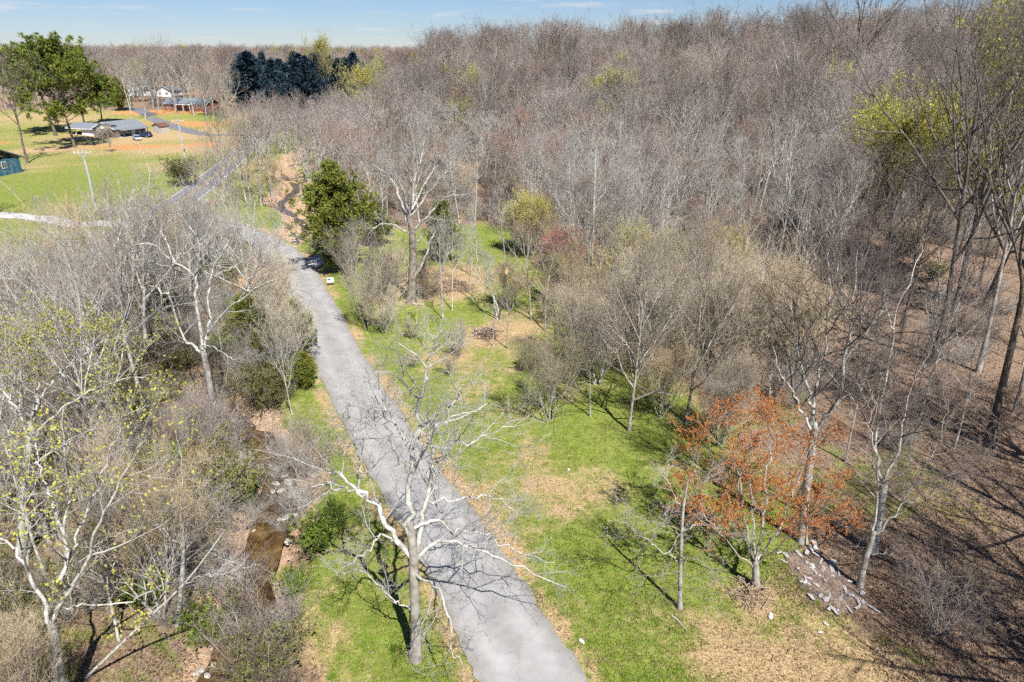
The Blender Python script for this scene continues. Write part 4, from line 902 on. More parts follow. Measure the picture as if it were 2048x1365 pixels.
# ---- further trees surveyed one by one: kind, base (picture), top row, name, label, width factor
def put(kind, px, py, ytop, name, label, var=0, wf=1.0, rz=None, cat='tree', group=None, tilt=(0, 0), h=None):
    g = ground_at(px, py)
    H = (at(px, ytop, g[1])[2] - g[2]) if h is None else h
    s = H / PROTO_H[kind] if kind != 'cedar' else H / (13, 9, 7)[var]
    return place(PR[kind][var % len(PR[kind])], name, label, cat, g, (px * 0.37) % 6.28 if rz is None else rz, (s * wf, s * wf, s), group, tilt)
TAKEN = []
surveyed = [
 ('cedar', 690, 548, 322, 'cedar_tree', 'big ragged dark green cedar above the gravel pull-off beside the lane', 0, 0.95),
 ('cedar', 668, 515, 372, 'cedar_tree', 'lower cedar tucked against the left side of the big ragged cedar', 1, 0.9),
 ('cedar', 752, 492, 405, 'cedar_tree', 'small cedar between the big cedar and the vine-wrapped old tree', 2, 1.2),
 ('cedar', 886, 524, 402, 'cedar_tree', 'dark cedar just right of the vine-wrapped old tree', 2, 0.95),
 ('cedar', 600, 712, 600, 'cedar_tree', 'dark cedar leaning over the left edge of the lane', 1, 0.95),
 ('cedar', 540, 735, 640, 'cedar_tree', 'cedar half hidden by bare branches left of the lane', 1, 0.9),
 ('cedar', 505, 690, 590, 'cedar_tree', 'olive-lit cedar deep in the creek thicket', 2, 1.3),
 ('cedar', 612, 775, 705, 'cedar_tree', 'low shaggy cedar at the lane edge below the taller cedar', 2, 1.2),
 ('round', 1258, 862, 545, 'bare_tree', 'round-crowned bare tree with dark trunk at the meadow edge, right of the spreading shrub', 0, 0.8),
 ('round', 1372, 852, 520, 'bare_tree', 'round-crowned bare tree left of the orange-budded maple', 1, 0.8),
 ('tan', 1098, 842, 690, 'spreading_shrub', 'many-stemmed brown shrub fanning out from one foot in the meadow', 0, 1.3),
 ('tan', 1195, 775, 590, 'thicket_tree', 'tan fine-twigged tree behind the fanning shrub', 1, 1.2),
 ('tan', 1290, 755, 545, 'thicket_tree', 'tan fine-twigged tree behind the round-crowned tree at the meadow edge', 2, 1.1),
 ('tan', 1380, 740, 540, 'thicket_tree', 'dense tan thicket tree above the clearing, left of the forked pale tree', 0, 1.2),
 ('tan', 1470, 770, 530, 'thicket_tree', 'tan many-stemmed tree straight above the orange maple', 1, 1.15),
 ('tan', 1545, 800, 560, 'thicket_tree', 'tan many-stemmed tree between the orange maple and the wood', 2, 1.0),
 ('tanyellow', 1240, 690, 500, 'thicket_tree', 'yellow-tipped thicket tree right of the slender white tree', 0, 1.2),
 ('tanyellow', 1330, 680, 505, 'thicket_tree', 'yellow-tipped thicket tree in the middle of the tan thicket', 1, 1.2),
 ('tanyellow', 1430, 690, 510, 'thicket_tree', 'yellow-tipped thicket tree on the upper right of the tan thicket', 0, 1.15),
 ('tanyellow', 1062, 520, 410, 'thicket_tree', 'yellow-tipped thicket tree left of the pink blossom', 1, 1.1),
 ('tanyellow', 1035, 510, 410, 'thicket_tree', 'yellow-tipped bushy tree at the far corner of the meadow', 0, 1.3),
 ('tanyellow', 1105, 615, 530, 'thicket_tree', 'yellow-tipped thicket tree left of the slender white tree', 0, 1.2),
 ('tan', 1160, 660, 510, 'thicket_tree', 'tan bushy tree at the foot of the slender white tree', 0, 1.2),
 ('palesap', 886, 642, 440, 'sapling', 'thin straight pale sapling right of the vine-wrapped old tree', 0, 0.8),
 ('palesap', 904, 622, 430, 'sapling', 'second thin pale sapling right of the vine-wrapped old tree', 1, 0.8),
 ('palesap', 945, 605, 440, 'sapling', 'thin pale sapling by the broken stub in the meadow', 0, 0.7),
 ('sapling', 1062, 642, 452, 'sapling', 'dark-stemmed young tree at the right side of the meadow', 0, 1.3),
 ('sapling', 718, 592, 445, 'sapling', 'thin brown sapling in front of the big ragged cedar', 1, 1.2),
 ('tan', 735, 660, 540, 'thicket_tree', 'brushy twin-stemmed sapling left of the vine-wrapped old tree', 0, 0.9),
 ('tan', 790, 610, 510, 'thicket_tree', 'brushy brown shrub at the foot of the vine-wrapped old tree', 2, 1.1),
 ('palesap', 995, 640, 520, 'sapling', 'crooked pale sapling beside the brush heap', 1, 1.4),
 ('tan', 918, 720, 650, 'spreading_shrub', 'small pale bush standing alone mid-meadow', 1, 0.8),
 ('sapling', 745, 655, 470, 'sapling', 'dark thin tree between the lane verge and the vine-wrapped old tree', 2, 1.2),
 ('tan', 770, 668, 590, 'spreading_shrub', 'low dark brush clump in front of the vine-wrapped old tree', 1, 1.3),
 ('palesap', 960, 560, 395, 'sapling', 'thin pale sapling on the far grass behind the broken stem', 1, 0.9),
 ('sapling', 1010, 535, 380, 'sapling', 'thin dark sapling at the far right of the meadow grass', 0, 1.0),
 ('sapling', 1090, 665, 490, 'sapling', 'dark-stemmed sapling next to the tan thicket, meadow side', 2, 1.4),
 ('tan', 1020, 622, 540, 'spreading_shrub', 'dark bushy shrub behind the broken stem', 2, 1.3),
 ('tan', 1140, 720, 590, 'thicket_tree', 'tan bushy tree just left above the fanning shrub', 0, 1.2),
 ('tan', 858, 600, 520, 'spreading_shrub', 'brown brush right at the foot of the vine-wrapped old tree', 1, 1.2),
 ('tan', 700, 560, 470, 'spreading_shrub', 'bare brush under the right side of the big ragged cedar', 0, 1.2),
 ('sapling', 1180, 840, 640, 'sapling', 'thin sapling between the fanning shrub and the round-crowned tree', 1, 1.2),
 ('tan', 1320, 840, 690, 'spreading_shrub', 'low tan brush between the two round-crowned trees', 1, 1.2),
 ('tan', 1440, 890, 740, 'spreading_shrub', 'low tan brush left behind the orange-budded maple', 2, 1.1),
 ('talldark', 1975, 893, 130, 'tall_tree', 'tall dark-trunked tree near the right edge, nearest of the wood', 0, 0.8),
 ('talldark', 1866, 728, 120, 'tall_tree', 'thick dark leaning trunk at the wood edge below the yellow-green crown', 1, 0.9),
 ('tall', 1955, 748, 150, 'tall_tree', 'slim dark-stemmed tree between the two tall dark trunks on the right', 0, 0.7),
 ('yellowbig', 1965, 620, 165, 'budding_tree', 'broad yellow-green budding tree high at the right edge', 0, 1.1),
 ('paledome', 300, 735, 445, 'bare_tree', 'silver-grey dome-crowned tree left of the large pale crown in the thicket', 0, 0.95),
 ('paledome', 172, 700, 520, 'bare_tree', 'silver-grey dome-crowned tree near the highway at the left', 1, 0.95),
 ('paledome', 520, 655, 455, 'bare_tree', 'silver-grey dome-crowned tree hanging over the lane bend', 1, 0.85),
 ('paledome', 255, 905, 600, 'bare_tree', 'silver-grey wide tree behind the yellow-leafed tree', 0, 0.9),
 ('paledome', 385, 610, 428, 'bare_tree', 'silver-grey tree at the back of the thicket below the highway', 0, 1.0),
 ('paledome', 455, 590, 432, 'bare_tree', 'silver-grey tree at the back of the thicket next to the lane', 1, 0.9),
 ('paledome', 552, 560, 440, 'bare_tree', 'silver-grey tree leaning over the far end of the lane', 0, 0.9),
 ('tall', 505, 520, 385, 'bare_tree', 'grey bare tree between the lane end and the highway', 1, 1.0),
 ('tall', 470, 480, 340, 'bare_tree', 'grey-brown bare tree at the lane junction, beside the highway', 2, 1.1),
 ('round', 452, 420, 300, 'bare_tree', 'dark round bare tree hugging the highway edge', 1, 1.1),
 ('round', 500, 400, 260, 'bare_tree', 'broad bare tree left of the far creek bend', 0, 1.1),
 ('tall', 545, 400, 235, 'bare_tree', 'tall bare tree on the left bank of the far creek bend', 0, 1.1),
 ('tall', 640, 400, 250, 'bare_tree', 'tall bare tree behind the big ragged cedar', 3, 1.1),
 ('yellowbig', 1770, 560, 285, 'budding_tree', 'olive-budded tree left below the big yellow-green crown', 1, 0.9),
 ('talldark', 1905, 640, 60, 'tall_tree', 'tall dark tree standing in front of the yellow-green crown', 0, 0.75),
 ('sapling', 1835, 850, 480, 'sapling', 'slender dark sapling on the open leaf floor of the wood', 2, 0.9),
 ('sapling', 1905, 905, 600, 'sapling', 'thin sapling between the curved pale stems and the tall dark trunk', 0, 0.9),
 ('sapling', 1690, 930, 640, 'sapling', 'thin sapling just behind the three-stemmed pale tree', 1, 1.0),
 ('sapling', 2025, 830, 420, 'sapling', 'slender bare sapling against the right edge of the view', 1, 1.0),
 ('reddish', 1715, 760, 490, 'budding_tree', 'reddish-twigged tree behind the three-stemmed pale tree', 0, 0.9),
 ('yellow', 735, 300, 168, 'budding_tree', 'yellow-green rounded tree in the far wood right of the dark evergreens', 0, 1.0),
 ('yellow', 1222, 320, 172, 'budding_tree', 'yellow-green tree in the middle of the hillside wood', 1, 1.1),
 ('yellow', 655, 215, 105, 'budding_tree', 'olive-crowned tree in front of the dark evergreens', 0, 0.9),
 ('reddish', 1290, 270, 138, 'bare_tree', 'rust-coloured tree behind the yellow-green hillside tree', 1, 1.1),
 ('round', 1370, 300, 142, 'bare_tree', 'broad pale dome-shaped bare tree on the hillside', 1, 1.2),
 ('tallpale', 1560, 330, 95, 'bare_tree', 'big many-limbed pale tree high on the right hillside', 0, 1.2),
 ('talldark', 1690, 250, -40, 'tall_tree', 'tall dark tree breaking the skyline on the right', 1, 0.9),
 ('tall', 352, 228, 118, 'bare_tree', 'bare tree with long trunk before the middle of the red brick house', 0, 1.1),
 ('tall', 388, 231, 122, 'bare_tree', 'bare tree with long trunk before the right half of the red brick house', 1, 1.2),
 ('tall', 291, 238, 128, 'bare_tree', 'bare tree with long trunk between side road and white house', 2, 1.0),
 ('tallpale', 262, 226, 125, 'bare_tree', 'pale bare tree with long trunk left of the side road bend', 0, 1.0),
 ('tall', 318, 222, 112, 'bare_tree', 'bare tree with long trunk before the low white house', 3, 1.1),
 ('round', 428, 235, 150, 'bare_tree', 'low bare tree at the right end of the red brick house', 0, 1.1),
 ('pine', 150, 296, 95, 'pine_tree', 'tall pine in front of the brick house, nearest of the pines', 0, 1.0),
 ('pine', 112, 272, 84, 'pine_tree', 'tallest pine at the left of the green clump', 1, 1.15),
 ('pine', 172, 262, 115, 'pine_tree', 'pine behind the grey house roof', 0, 1.0),
 ('pine', 205, 248, 145, 'pine_tree', 'shortest pine at the right of the green clump', 1, 1.05),
 ('cedar', 243, 222, 155, 'cedar_tree', 'small dark evergreen between the pines and the white house', 1, 0.9),
 ('talldark', 55, 328, 138, 'bare_tree', 'big bare tree on the lawn beside the blue house', 0, 1.0),
 ('round', 222, 305, 262, 'small_tree', 'little round bare tree on the lawn before the brick house', 0, 1.25),
 ('talldark', -14, 440, 250, 'bare_tree', 'dark bare tree at the left edge above the gravel drive', 1, 0.9),
 ('oliveshrub', 212, 440, 420, 'shrub', 'orange-green bush at the foot of the nearer utility pole', 0, 1.3),
 ('oliveshrub', 372, 372, 340, 'shrub', 'olive bush against the white line of the two-lane road', 1, 1.6),
]
rm = np.random.default_rng(88); mead = []
while len(mead) < 16:
    px_, py_ = rm.uniform(690, 1120), rm.uniform(560, 760)
    if px_ < 690 + (py_ - 560) * 0.42 + 40 or px_ > 940 + (py_ - 560) * 0.75: continue
    if min([9e9] + [abs(px_ - a[1]) + abs(py_ - a[2]) for a in mead]) < 24: continue
    k_ = ('palesap', 'sapling', 'tan')[len(mead) % 3]
    mead.append((k_, px_, py_, None, 'sapling' if k_ != 'tan' else 'spreading_shrub', '', len(mead) % 2, 1.1))
mead.sort(key=lambda r: r[1]); NUM = ['first', 'second', 'third', 'fourth', 'fifth', 'sixth']
cnt_ = {}
for r in mead:
    k_ = r[0]; cnt_[k_] = cnt_.get(k_, 0) + 1
    lab_ = dict(palesap='low thin pale whip of a sapling scattered in the meadow grass, ', sapling='low thin brown whip of a sapling scattered in the meadow grass, ', tan='low bare brush scattered in the meadow grass, ')[k_] + NUM[cnt_[k_] - 1] + ' from left'
    o = put(k_, r[1], r[2], 0, r[4], lab_, r[6], 1.2, cat='tree' if k_ != 'tan' else 'shrub', group='young growth in the meadow', h=(rm.uniform(3.5, 7.0) if k_ != 'tan' else rm.uniform(1.2, 2.2)))
    TAKEN.append((o.location.x, o.location.y))
for r in surveyed:
    kind, px, py, yt, nm, lab, var, wf = r
    o = put(kind, px, py, yt, nm, lab, var, wf, cat='shrub' if 'shrub' in nm else 'tree')
    if kind not in ('oliveshrub',): TAKEN.append((o.location.x, o.location.y))
# pink-flowering bush
gpk = ground_at(1140, 545)
pk = shrub(291, 3.6, 9, (B_GREY, T_REDDISH), 6000, L_PINK, 0.15, 0.5)
place(pk, 'flowering_bush', 'pink-flowering bush at the back of the meadow thicket', 'bush', gpk, 0, 1.35); TAKEN.append(gpk[:2])
for b in (b2, b2b, b3, b3b, b4, b5, b6, b7, b8, b9, b10): TAKEN.append((b[0], b[1]))

# ---- woods: nearest ones are individuals, the far mass is one body of trees
HOUSE_CLEAR = [(*ground_at(px_, py_)[:2], r_) for px_, py_, r_ in ((200, 270, 16), (316, 264, 8), (268, 192, 7), (328, 193, 6), (350, 218, 9), (400, 222, 9))]
def allowed(x, y):
    ok = np.zeros(x.shape, bool)
    sw = signed_wood(x, y)
    ok |= sw > 1.0
    fld = inpoly(x, y, open_field); dh = polydist(x, y, highway[::4]); dl = polydist(x, y, lane[::3] + [lane[-1]]); ds = polydist(x, y, sideroad[::3])
    lw = inpoly(x, y, left_of_lane) & ~fld
    ok |= lw & (y > 16)
    ok |= (y > 262) & ~fld
    hx_ = np.interp(y, [p[1] for p in highway], [p[0] for p in highway])
    ok |= (x < -30) & (x > hx_ + 4.5) & (y > 112) & (dl > 6)
    pv, _ = project(x, y, 0 * x)
    ok &= ~((pv < 432) & (y > 82) & (y < 262))
    ok &= (dh > 5.5) & (dl > 4.2) & (ds > 5) & (polydist(x, y, creek[::2]) > 2.3)
    for hx, hy, r in HOUSE_CLEAR: ok &= np.hypot(x - hx, y - hy) > r
    return ok
rngw = np.random.default_rng(77)
cand = []
for (y0, y1, sp) in ((14, 110, 3.7), (110, 200, 5.6), (200, 330, 6.6), (330, 560, 8.0), (560, 900, 13.0)):
    xs = np.arange(-420 if y0 > 250 else -200, 420 if y0 > 250 else 190, sp); ys = np.arange(y0, y1, sp)
    X, Y = np.meshgrid(xs, ys); X = X.ravel() + rngw.normal(size=X.size) * sp * 0.36; Y = Y.ravel() + rngw.normal(size=Y.size) * sp * 0.36
    k = allowed(X, Y)
    X, Y = X[k], Y[k]; Zg = hgt(X, Y)
    px, py = project(X, Y, Zg + 8)
    v = (px > -160) & (px < 2230) & (py > -220) & (py < 1500)
    cand.append(np.stack([X[v], Y[v], Zg[v]], 1))
cand = np.concatenate(cand)
tk = np.array(TAKEN)
dmin = np.sqrt(((cand[:, None, :2] - tk[None]) ** 2).sum(-1)).min(1)
cand = cand[dmin > 1.8]
pe, _ = project(cand[:, 0], cand[:, 1], cand[:, 2]); cand = cand[~((pe > 465) & (pe < 725) & (cand[:, 1] > 215) & (cand[:, 1] < 420))]
# the open leaf floor at the right has fewer stems
sw = signed_wood(cand[:, 0], cand[:, 1])
pt_, _ = project(cand[:, 0], cand[:, 1], cand[:, 2]); thin = ((cand[:, 0] > 16) & (cand[:, 1] < 78))
lft = (cand[:, 0] < 0) & (sw < 0) & (cand[:, 1] < 120)
pxb, pyb = project(cand[:, 0], cand[:, 1], cand[:, 2])
open_floor = ((pxb > 1480) & (pyb > 905)) | ((pxb > 1230) & (pyb > 830)) | ((pxb > 380) & (pyb > 900))
uu_ = 0.62 * cand[:, 0] + 0.80 * (cand[:, 1] - 78)
keep = ~open_floor & ((uu_ < 130) | (cand[:, 0] < -40) | (rngw.random(len(cand)) < 0.55)) & (rngw.random(len(cand)) < np.where(thin, np.where(pt_ > 1780, 0.24, 0.28), np.where(lft, 0.72, 0.9)))
cand = cand[keep]
ex = np.random.default_rng(31); ex = np.stack([ex.uniform(-30, -9.5, 26), ex.uniform(22, 36, 26)], 1); ex = ex[polydist(ex[:, 0], ex[:, 1], creek) > 2.2]; ex = ex[allowed(ex[:, 0], np.maximum(ex[:, 1], 17))]
ex = ex[(project(ex[:, 0], ex[:, 1], 0 * ex[:, 0])[0] < 330)]
cand = np.concatenate([cand, np.stack([ex[:, 0], ex[:, 1], hgt(ex[:, 0], ex[:, 1])], 1)])
print('TREES', len(cand))
sw = signed_wood(cand[:, 0], cand[:, 1])
dist = np.hypot(cand[:, 0], cand[:, 1])
order = np.argsort(dist)
N_IND = 235
def pick(x, y, s, rng):
    u = rng.random()
    if x < 0 and s < 0 and y < 120:            # thicket between lane and highway
        return ('palesap', 6 + 4 * rng.random(), 1.1) if u < 0.34 else ('tan', 5 + 3 * rng.random(), 1.0) if u < 0.62 else ('sapling', 6 + 5 * rng.random(), 1.1) if u < 0.92 else ('tallpale', 11 + 3 * rng.random(), 1.0)
    u_ = 0.62 * x + 0.80 * (y - 78); q = lambda a, b: a + (b - a) * rng.random()
    if y > 250 and x < -40:
        return ('tall', q(13, 19), 1.15) if u < 0.5 else ('round', q(12, 16), 1.0) if u < 0.7 else ('reddish', q(13, 18), 1.15) if u < 0.93 else ('yellow', q(12, 16), 1.0)
    if x < -35 and y < 290:
        return ('tall', q(10, 15), 1.1) if u < 0.4 else ('round', q(9, 13), 1.1) if u < 0.75 else ('tallpale', q(10, 15), 1.1)
    pxx = 1024 + x / (y * cos(PITCH) + 24 * sin(PITCH)) * FPX
    if pxx > 1740 and y < 105:
        return ('slimdark', q(11, 16), 0.95) if u < 0.55 else ('sapling', q(8, 12), 1.0) if u < 0.8 else ('palesap', q(8, 12), 1.0)
    if u_ < 45:
        return ('sapling', q(9, 14), 1.15) if u < 0.32 else ('palesap', q(10, 15), 1.1) if u < 0.66 else ('reddish', q(8, 12.5), 1.1) if u < 0.79 else ('tan', q(6, 8.5), 1.15) if u < 0.87 else ('tallpale', q(12, 15.5), 1.0)
    if u_ < 125:
        return (('round', q(10, 15), 1.1) if u < 0.26 else ('tall', q(13, 18), 1.1) if u < 0.48 else ('reddish', q(11, 15), 1.1) if u < 0.60 else ('palesap', q(11, 15), 1.2) if u < 0.70 else
                ('tallpale', q(13, 18), 1.1) if u < 0.88 else ('yellow', q(10, 14), 1.0) if u < 0.92 else ('talldark', q(14, 19), 1.0))
    return ('tall', q(16, 22), 1.1) if u < 0.5 else ('talldark', q(17, 22), 1.0) if u < 0.68 else ('tallpale', q(15, 20), 1.1) if u < 0.88 else ('round', q(13, 17), 1.1)
LOOK = dict(tall='tall grey bare tree', tallpale='tall pale bare tree', talldark='tall dark bare tree', round='round-crowned bare tree', reddish='reddish-twigged bare tree', sapling='thin dark bare sapling',
            palesap='thin pale bare sapling', slimdark='slim dark-trunked tree', yellow='yellow-green budding tree', tan='many-stemmed tan tree')
NAME = dict(slimdark='slim_tree', tall='tall_tree', tallpale='tall_tree', talldark='tall_tree', round='bare_tree', reddish='bare_tree', sapling='sapling', palesap='sapling', yellow='budding_tree', tan='thicket_tree')
def where(x, y, s):
    px, py = project(x, y, ground_z(x, y))
    if x < 0 and s < 0 and y < 120:
        if y < 24: return 'at the lower left corner'
        if y < 36: return 'behind the lower left corner trees'
        if y < 55: return 'around the big pale thicket crown'
        if y < 80: return 'at the back of the thicket'
        return 'where lane and highway meet'
    if x < -30: return 'along the far creek bend' if y < 200 else 'behind the distant houses'
    if px > 1880: return 'right of the tall dark trunk' if y < 75 else 'under the yellow-green crown'
    if px > 1700: return 'on the open leaf floor' if y < 62 else 'left of the tall dark trunk' if y < 95 else 'behind the yellow-green crown'
    if px > 1550: return 'behind the three-stemmed pale tree' if y < 95 else 'on the slope, upper right'
    if px > 1400: return 'behind the orange maple' if y < 85 else 'on the slope above the maple'
    if px > 1250: return 'behind the tan thicket' if y < 100 else 'on the slope above the thicket'
    if px > 1100: return 'behind the slender white tree' if y < 125 else 'high above the white tree'
    return 'behind the meadow' if y < 140 else 'in the valley behind the old tree'
ORD = ['first', 'second', 'third', 'fourth', 'fifth', 'sixth', 'seventh', 'eighth', 'ninth', 'tenth', 'eleventh', 'twelfth', 'thirteenth', 'fourteenth', 'fifteenth', 'sixteenth', 'seventeenth', 'eighteenth', 'nineteenth', 'twentieth', 'twenty-first', 'twenty-second', 'twenty-third', 'twenty-fourth']
rp = np.random.default_rng(99)
far_pts = []
INDIV = {}
KINDS = list(LOOK)
for n_, i in enumerate(order):
    x, y, z = cand[i]; k, h, wf = pick(x, y, sw[i], rp)
    if x < 0 and sw[i] < 0 and y < 120 and project(x, y, z)[0] < 435:
        hm = max(3.0, 25 - y * (0.2096 if project(x, y, z)[0] > 140 else 0.29) - z); h = min(h * (1.5 if y > 40 else 1.0), hm)
    s = h / PROTO_H[k]; rz = rp.random() * 6.28; var = int(rp.integers(0, len(PR[k])))
    if n_ < N_IND:
        wh = where(x, y, sw[i])
        o = place(PR[k][var], NAME[k], LOOK[k] + ' ' + wh, 'tree', (x, y, z), rz, (s * wf, s * wf, s), 'trees ' + wh, tilt=(rp.normal() * 0.03, rp.normal() * 0.03))
        INDIV.setdefault(o['label'], []).append((float(project(x, y, z)[0]), o))
    else:
        far_pts.append((x, y, z, s, rz, KINDS.index(k)))
for lab, lst in INDIV.items():
    lst.sort(key=lambda t: t[0])
    if len(lst) == 2: lst[0][1]['label'] = lab + ', the left of two'; lst[1][1]['label'] = lab + ', the right of two'
    elif len(lst) <= 20:
        for j, (_, o) in enumerate(lst): o['label'] = lab + (', ' + ORD[j] + ' from left' if j < len(lst) - 1 else ', rightmost of its kind') if len(lst) > 1 else lab
# a few trees of the same wood stand right of the view; their shadows reach into it
for j_, (x, y, k, h) in enumerate(((27, 9, 'tall', 19), (32, 13, 'talldark', 20), (25, 2, 'tall', 18), (38, 17, 'tall', 20), (34, 5, 'round', 14), (41, 24, 'talldark', 21), (31, -4, 'tall', 20), (45, 30, 'tall', 20), (27, 14, 'talldark', 19), (30, 20, 'talldark', 18), (26, 18.5, 'tallpale', 17), (34, 25, 'talldark', 20), (38, 30, 'talldark', 20), (29, 11, 'tallpale', 18), (36, 34, 'tallpale', 19))):
    place(PR[k][0], NAME[k], LOOK[k] + ' outside the right edge throwing shadow bands, ' + ORD[j_] + ' of its row', 'tree', (x, y, ground_z(x, y)), x, h / PROTO_H[k], 'trees right of the clearing')

# the far wood as one mass: lighter copies of the same kinds, instanced on points
low = bpy.data.collections.new('far_tree_kinds')
lowdef = dict(tall=dict(H=20, r=0.26, clear=0.34, limbs=14, lr=0.36), tallpale=dict(H=19, r=0.27, clear=0.36, limbs=12, lr=0.32, ang=40, mats=(B_PALE, T_MAUVE)), talldark=dict(H=22, r=0.3, clear=0.36, limbs=13, lr=0.42, ang=52, mats=(B_DARK, T_DARK)),
              round=dict(H=15, r=0.2, clear=0.2, limbs=16, lr=0.48, ang=55, ang_tip=18, mats=(B_PALE, T_MAUVE), up=0.16), reddish=dict(H=16, r=0.17, clear=0.28, limbs=14, lr=0.36, mats=(B_GREY, T_REDDISH)), sapling=dict(H=12, r=0.11, clear=0.3, limbs=11, lr=0.26, ang=42),
              palesap=dict(H=12, r=0.105, clear=0.34, limbs=12, lr=0.24, ang=38, mats=(B_PALE, T_PALE)), slimdark=dict(H=17, r=0.17, clear=0.45, limbs=11, lr=0.26, ang=46, mats=(B_DARK, T_MAUVE)), yellow=dict(H=16, r=0.18, clear=0.25, limbs=14, lr=0.42, mats=(B_GREY, T_TAN), buds=4000, bud_mat=L_YELLOW, bsize=0.28, up=0.15), tan=dict(H=8.5, r=0.1, clear=0.12, limbs=10, lr=0.45, ang=38, ang_tip=20, mats=(B_GREY, T_TAN), up=0.17, stems=3, spread=0.3))
for n_, k in enumerate(KINDS):
    me = forest_tree(400 + n_, m=(5, 5, 3), rs=0.022, one=True, **lowdef[k])
    o = bpy.data.objects.new('kind_%02d_%s' % (n_, k), me); low.objects.link(o)

def scatter(name, pts, coll, label, cat):
    """pts rows: x y z scale rotation kind"""
    P = np.array(pts, float)
    me = bpy.data.meshes.new(name); me.vertices.add(len(P)); me.vertices.foreach_set('co', np.ascontiguousarray(P[:, :3], dtype=np.float32).ravel())
    for nm, col_, ty in (('scl', 3, 'FLOAT'), ('rot', 4, 'FLOAT'), ('kind_index', 5, 'INT')):
        a = me.attributes.new(nm, ty, 'POINT'); a.data.foreach_set('value', P[:, col_].astype(np.float32 if ty == 'FLOAT' else np.int32))
    o = link(name, me); tag(o, label, cat, kind='stuff')
    ng = bpy.data.node_groups.new(name + '_nodes', 'GeometryNodeTree')
    ng.interface.new_socket('Geometry', in_out='INPUT', socket_type='NodeSocketGeometry'); ng.interface.new_socket('Geometry', in_out='OUTPUT', socket_type='NodeSocketGeometry')
    N = ng.nodes; K = ng.links.new
    gi = N.new('NodeGroupInput'); go = N.new('NodeGroupOutput'); ip = N.new('GeometryNodeInstanceOnPoints'); ci = N.new('GeometryNodeCollectionInfo')
    ci.inputs['Collection'].default_value = coll; ci.inputs['Separate Children'].default_value = True; ci.inputs['Reset Children'].default_value = True
    def na(n, ty):
        a = N.new('GeometryNodeInputNamedAttribute'); a.data_type = ty; a.inputs['Name'].default_value = n
        return [s for s in a.outputs if s.enabled][0] if False else a.outputs[0]
    cx = N.new('ShaderNodeCombineXYZ'); K(na('rot', 'FLOAT'), cx.inputs[2])
    K(gi.outputs[0], ip.inputs['Points']); K(ci.outputs[0], ip.inputs['Instance']); ip.inputs['Pick Instance'].default_value = True
    K(na('kind_index', 'INT'), ip.inputs['Instance Index']); K(cx.outputs[0], ip.inputs['Rotation']); K(na('scl', 'FLOAT'), ip.inputs['Scale']); K(ip.outputs[0], go.inputs[0])
    md = o.modifiers.new('scatter', 'NODES'); md.node_group = ng
    return o
scatter('woodland', far_pts, low, 'far bare wood covering the hillside to the skyline', 'woodland')

# evergreens on the far rise; their dark blue needle colour paints in cloud shade
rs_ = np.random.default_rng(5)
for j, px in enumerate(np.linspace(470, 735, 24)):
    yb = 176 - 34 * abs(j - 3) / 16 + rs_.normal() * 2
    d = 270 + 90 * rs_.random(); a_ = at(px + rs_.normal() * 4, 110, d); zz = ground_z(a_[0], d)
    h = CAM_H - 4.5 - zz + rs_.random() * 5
    place(PR['spruce'][j % 2], 'evergreen_tree', 'far-stand evergreen, cloud shade painted into its dark blue-green, ' + ('leftmost' if j == 0 else 'rightmost' if j == 23 else ORD[j] + ' from the left'), 'tree', (a_[0], d, zz), j * 1.3, (h / 20 * (1.0 + 0.6 * rs_.random()),) * 2 + (h / 20,), 'evergreen stand with painted cloud shade')

# ------------------------------------------------------------------ undergrowth, grass and leaves
ug = bpy.data.collections.new('undergrowth_kinds')
ugk = [shrub(501, 2.4, 14, (B_GREY, T_TAN), one=True), shrub(502, 2.8, 12, (B_GREY, T_MAUVE), one=True, m=(6, 5)), shrub(503, 2.2, 18, (B_GREY, T_PALE), one=True, spread=0.8),
       shrub(504, 2.0, 12, (B_GREY, T_TAN), 3200, L_SHRUB, 0.13, one=True), shrub(505, 2.6, 11, (B_DARK, T_TAN), 3000, L_OLIVE, 0.13, one=True)]
for i, me in enumerate(ugk):
    o = bpy.data.objects.new('kind_%02d' % i, me); ug.objects.link(o)
ru = np.random.default_rng(303)
n_ = 5200
X = ru.uniform(-70, 75, n_); Y = ru.uniform(14, 150, n_)
sw_ = signed_wood(X, Y); dl_ = polydist(X, Y, lane[::2] + [lane[-1]]); dc_ = polydist(X, Y, creek); dh_ = polydist(X, Y, highway[::3]); fld_ = inpoly(X, Y, open_field); lw_ = inpoly(X, Y, left_of_lane) & ~fld_
pxu, pyu = project(X, Y, hgt(X, Y))
okl = lw_ & (dl_ > 4.6) & (dc_ > 0.7) & (dh_ > 5) & (ru.random(n_) < np.where(dl_ < 7, 0.55, 0.95)) & ~((pyu > 1180) & (pxu > 560)) & ~((Y < 21) & (pxu < 420)) & ~((dl_ < 8.5) & (Y < 32))
okr = (sw_ > 2) & (ru.random(n_) < np.where((pyu > 520) & (pxu > 1600), 0.10, 0.42)) & (polydist(X, Y, creek) > 2)
vis = (pxu > -120) & (pxu < 2180) & (pyu < 1480)
k_ = (okl | okr) & vis
kinds_ = np.where(okl, ru.choice(5, n_, p=[0.30, 0.27, 0.25, 0.08, 0.10]), ru.choice(5, n_, p=[0.3, 0.5, 0.15, 0.01, 0.04]))
scatter('undergrowth', np.stack([X[k_], Y[k_], hgt(X[k_], Y[k_]), ru.uniform(0.5, 1.25, n_)[k_], ru.uniform(0, 6.28, n_)[k_], kinds_[k_]], 1), ug, 'tangled bare brush and briars under the trees', 'undergrowth')

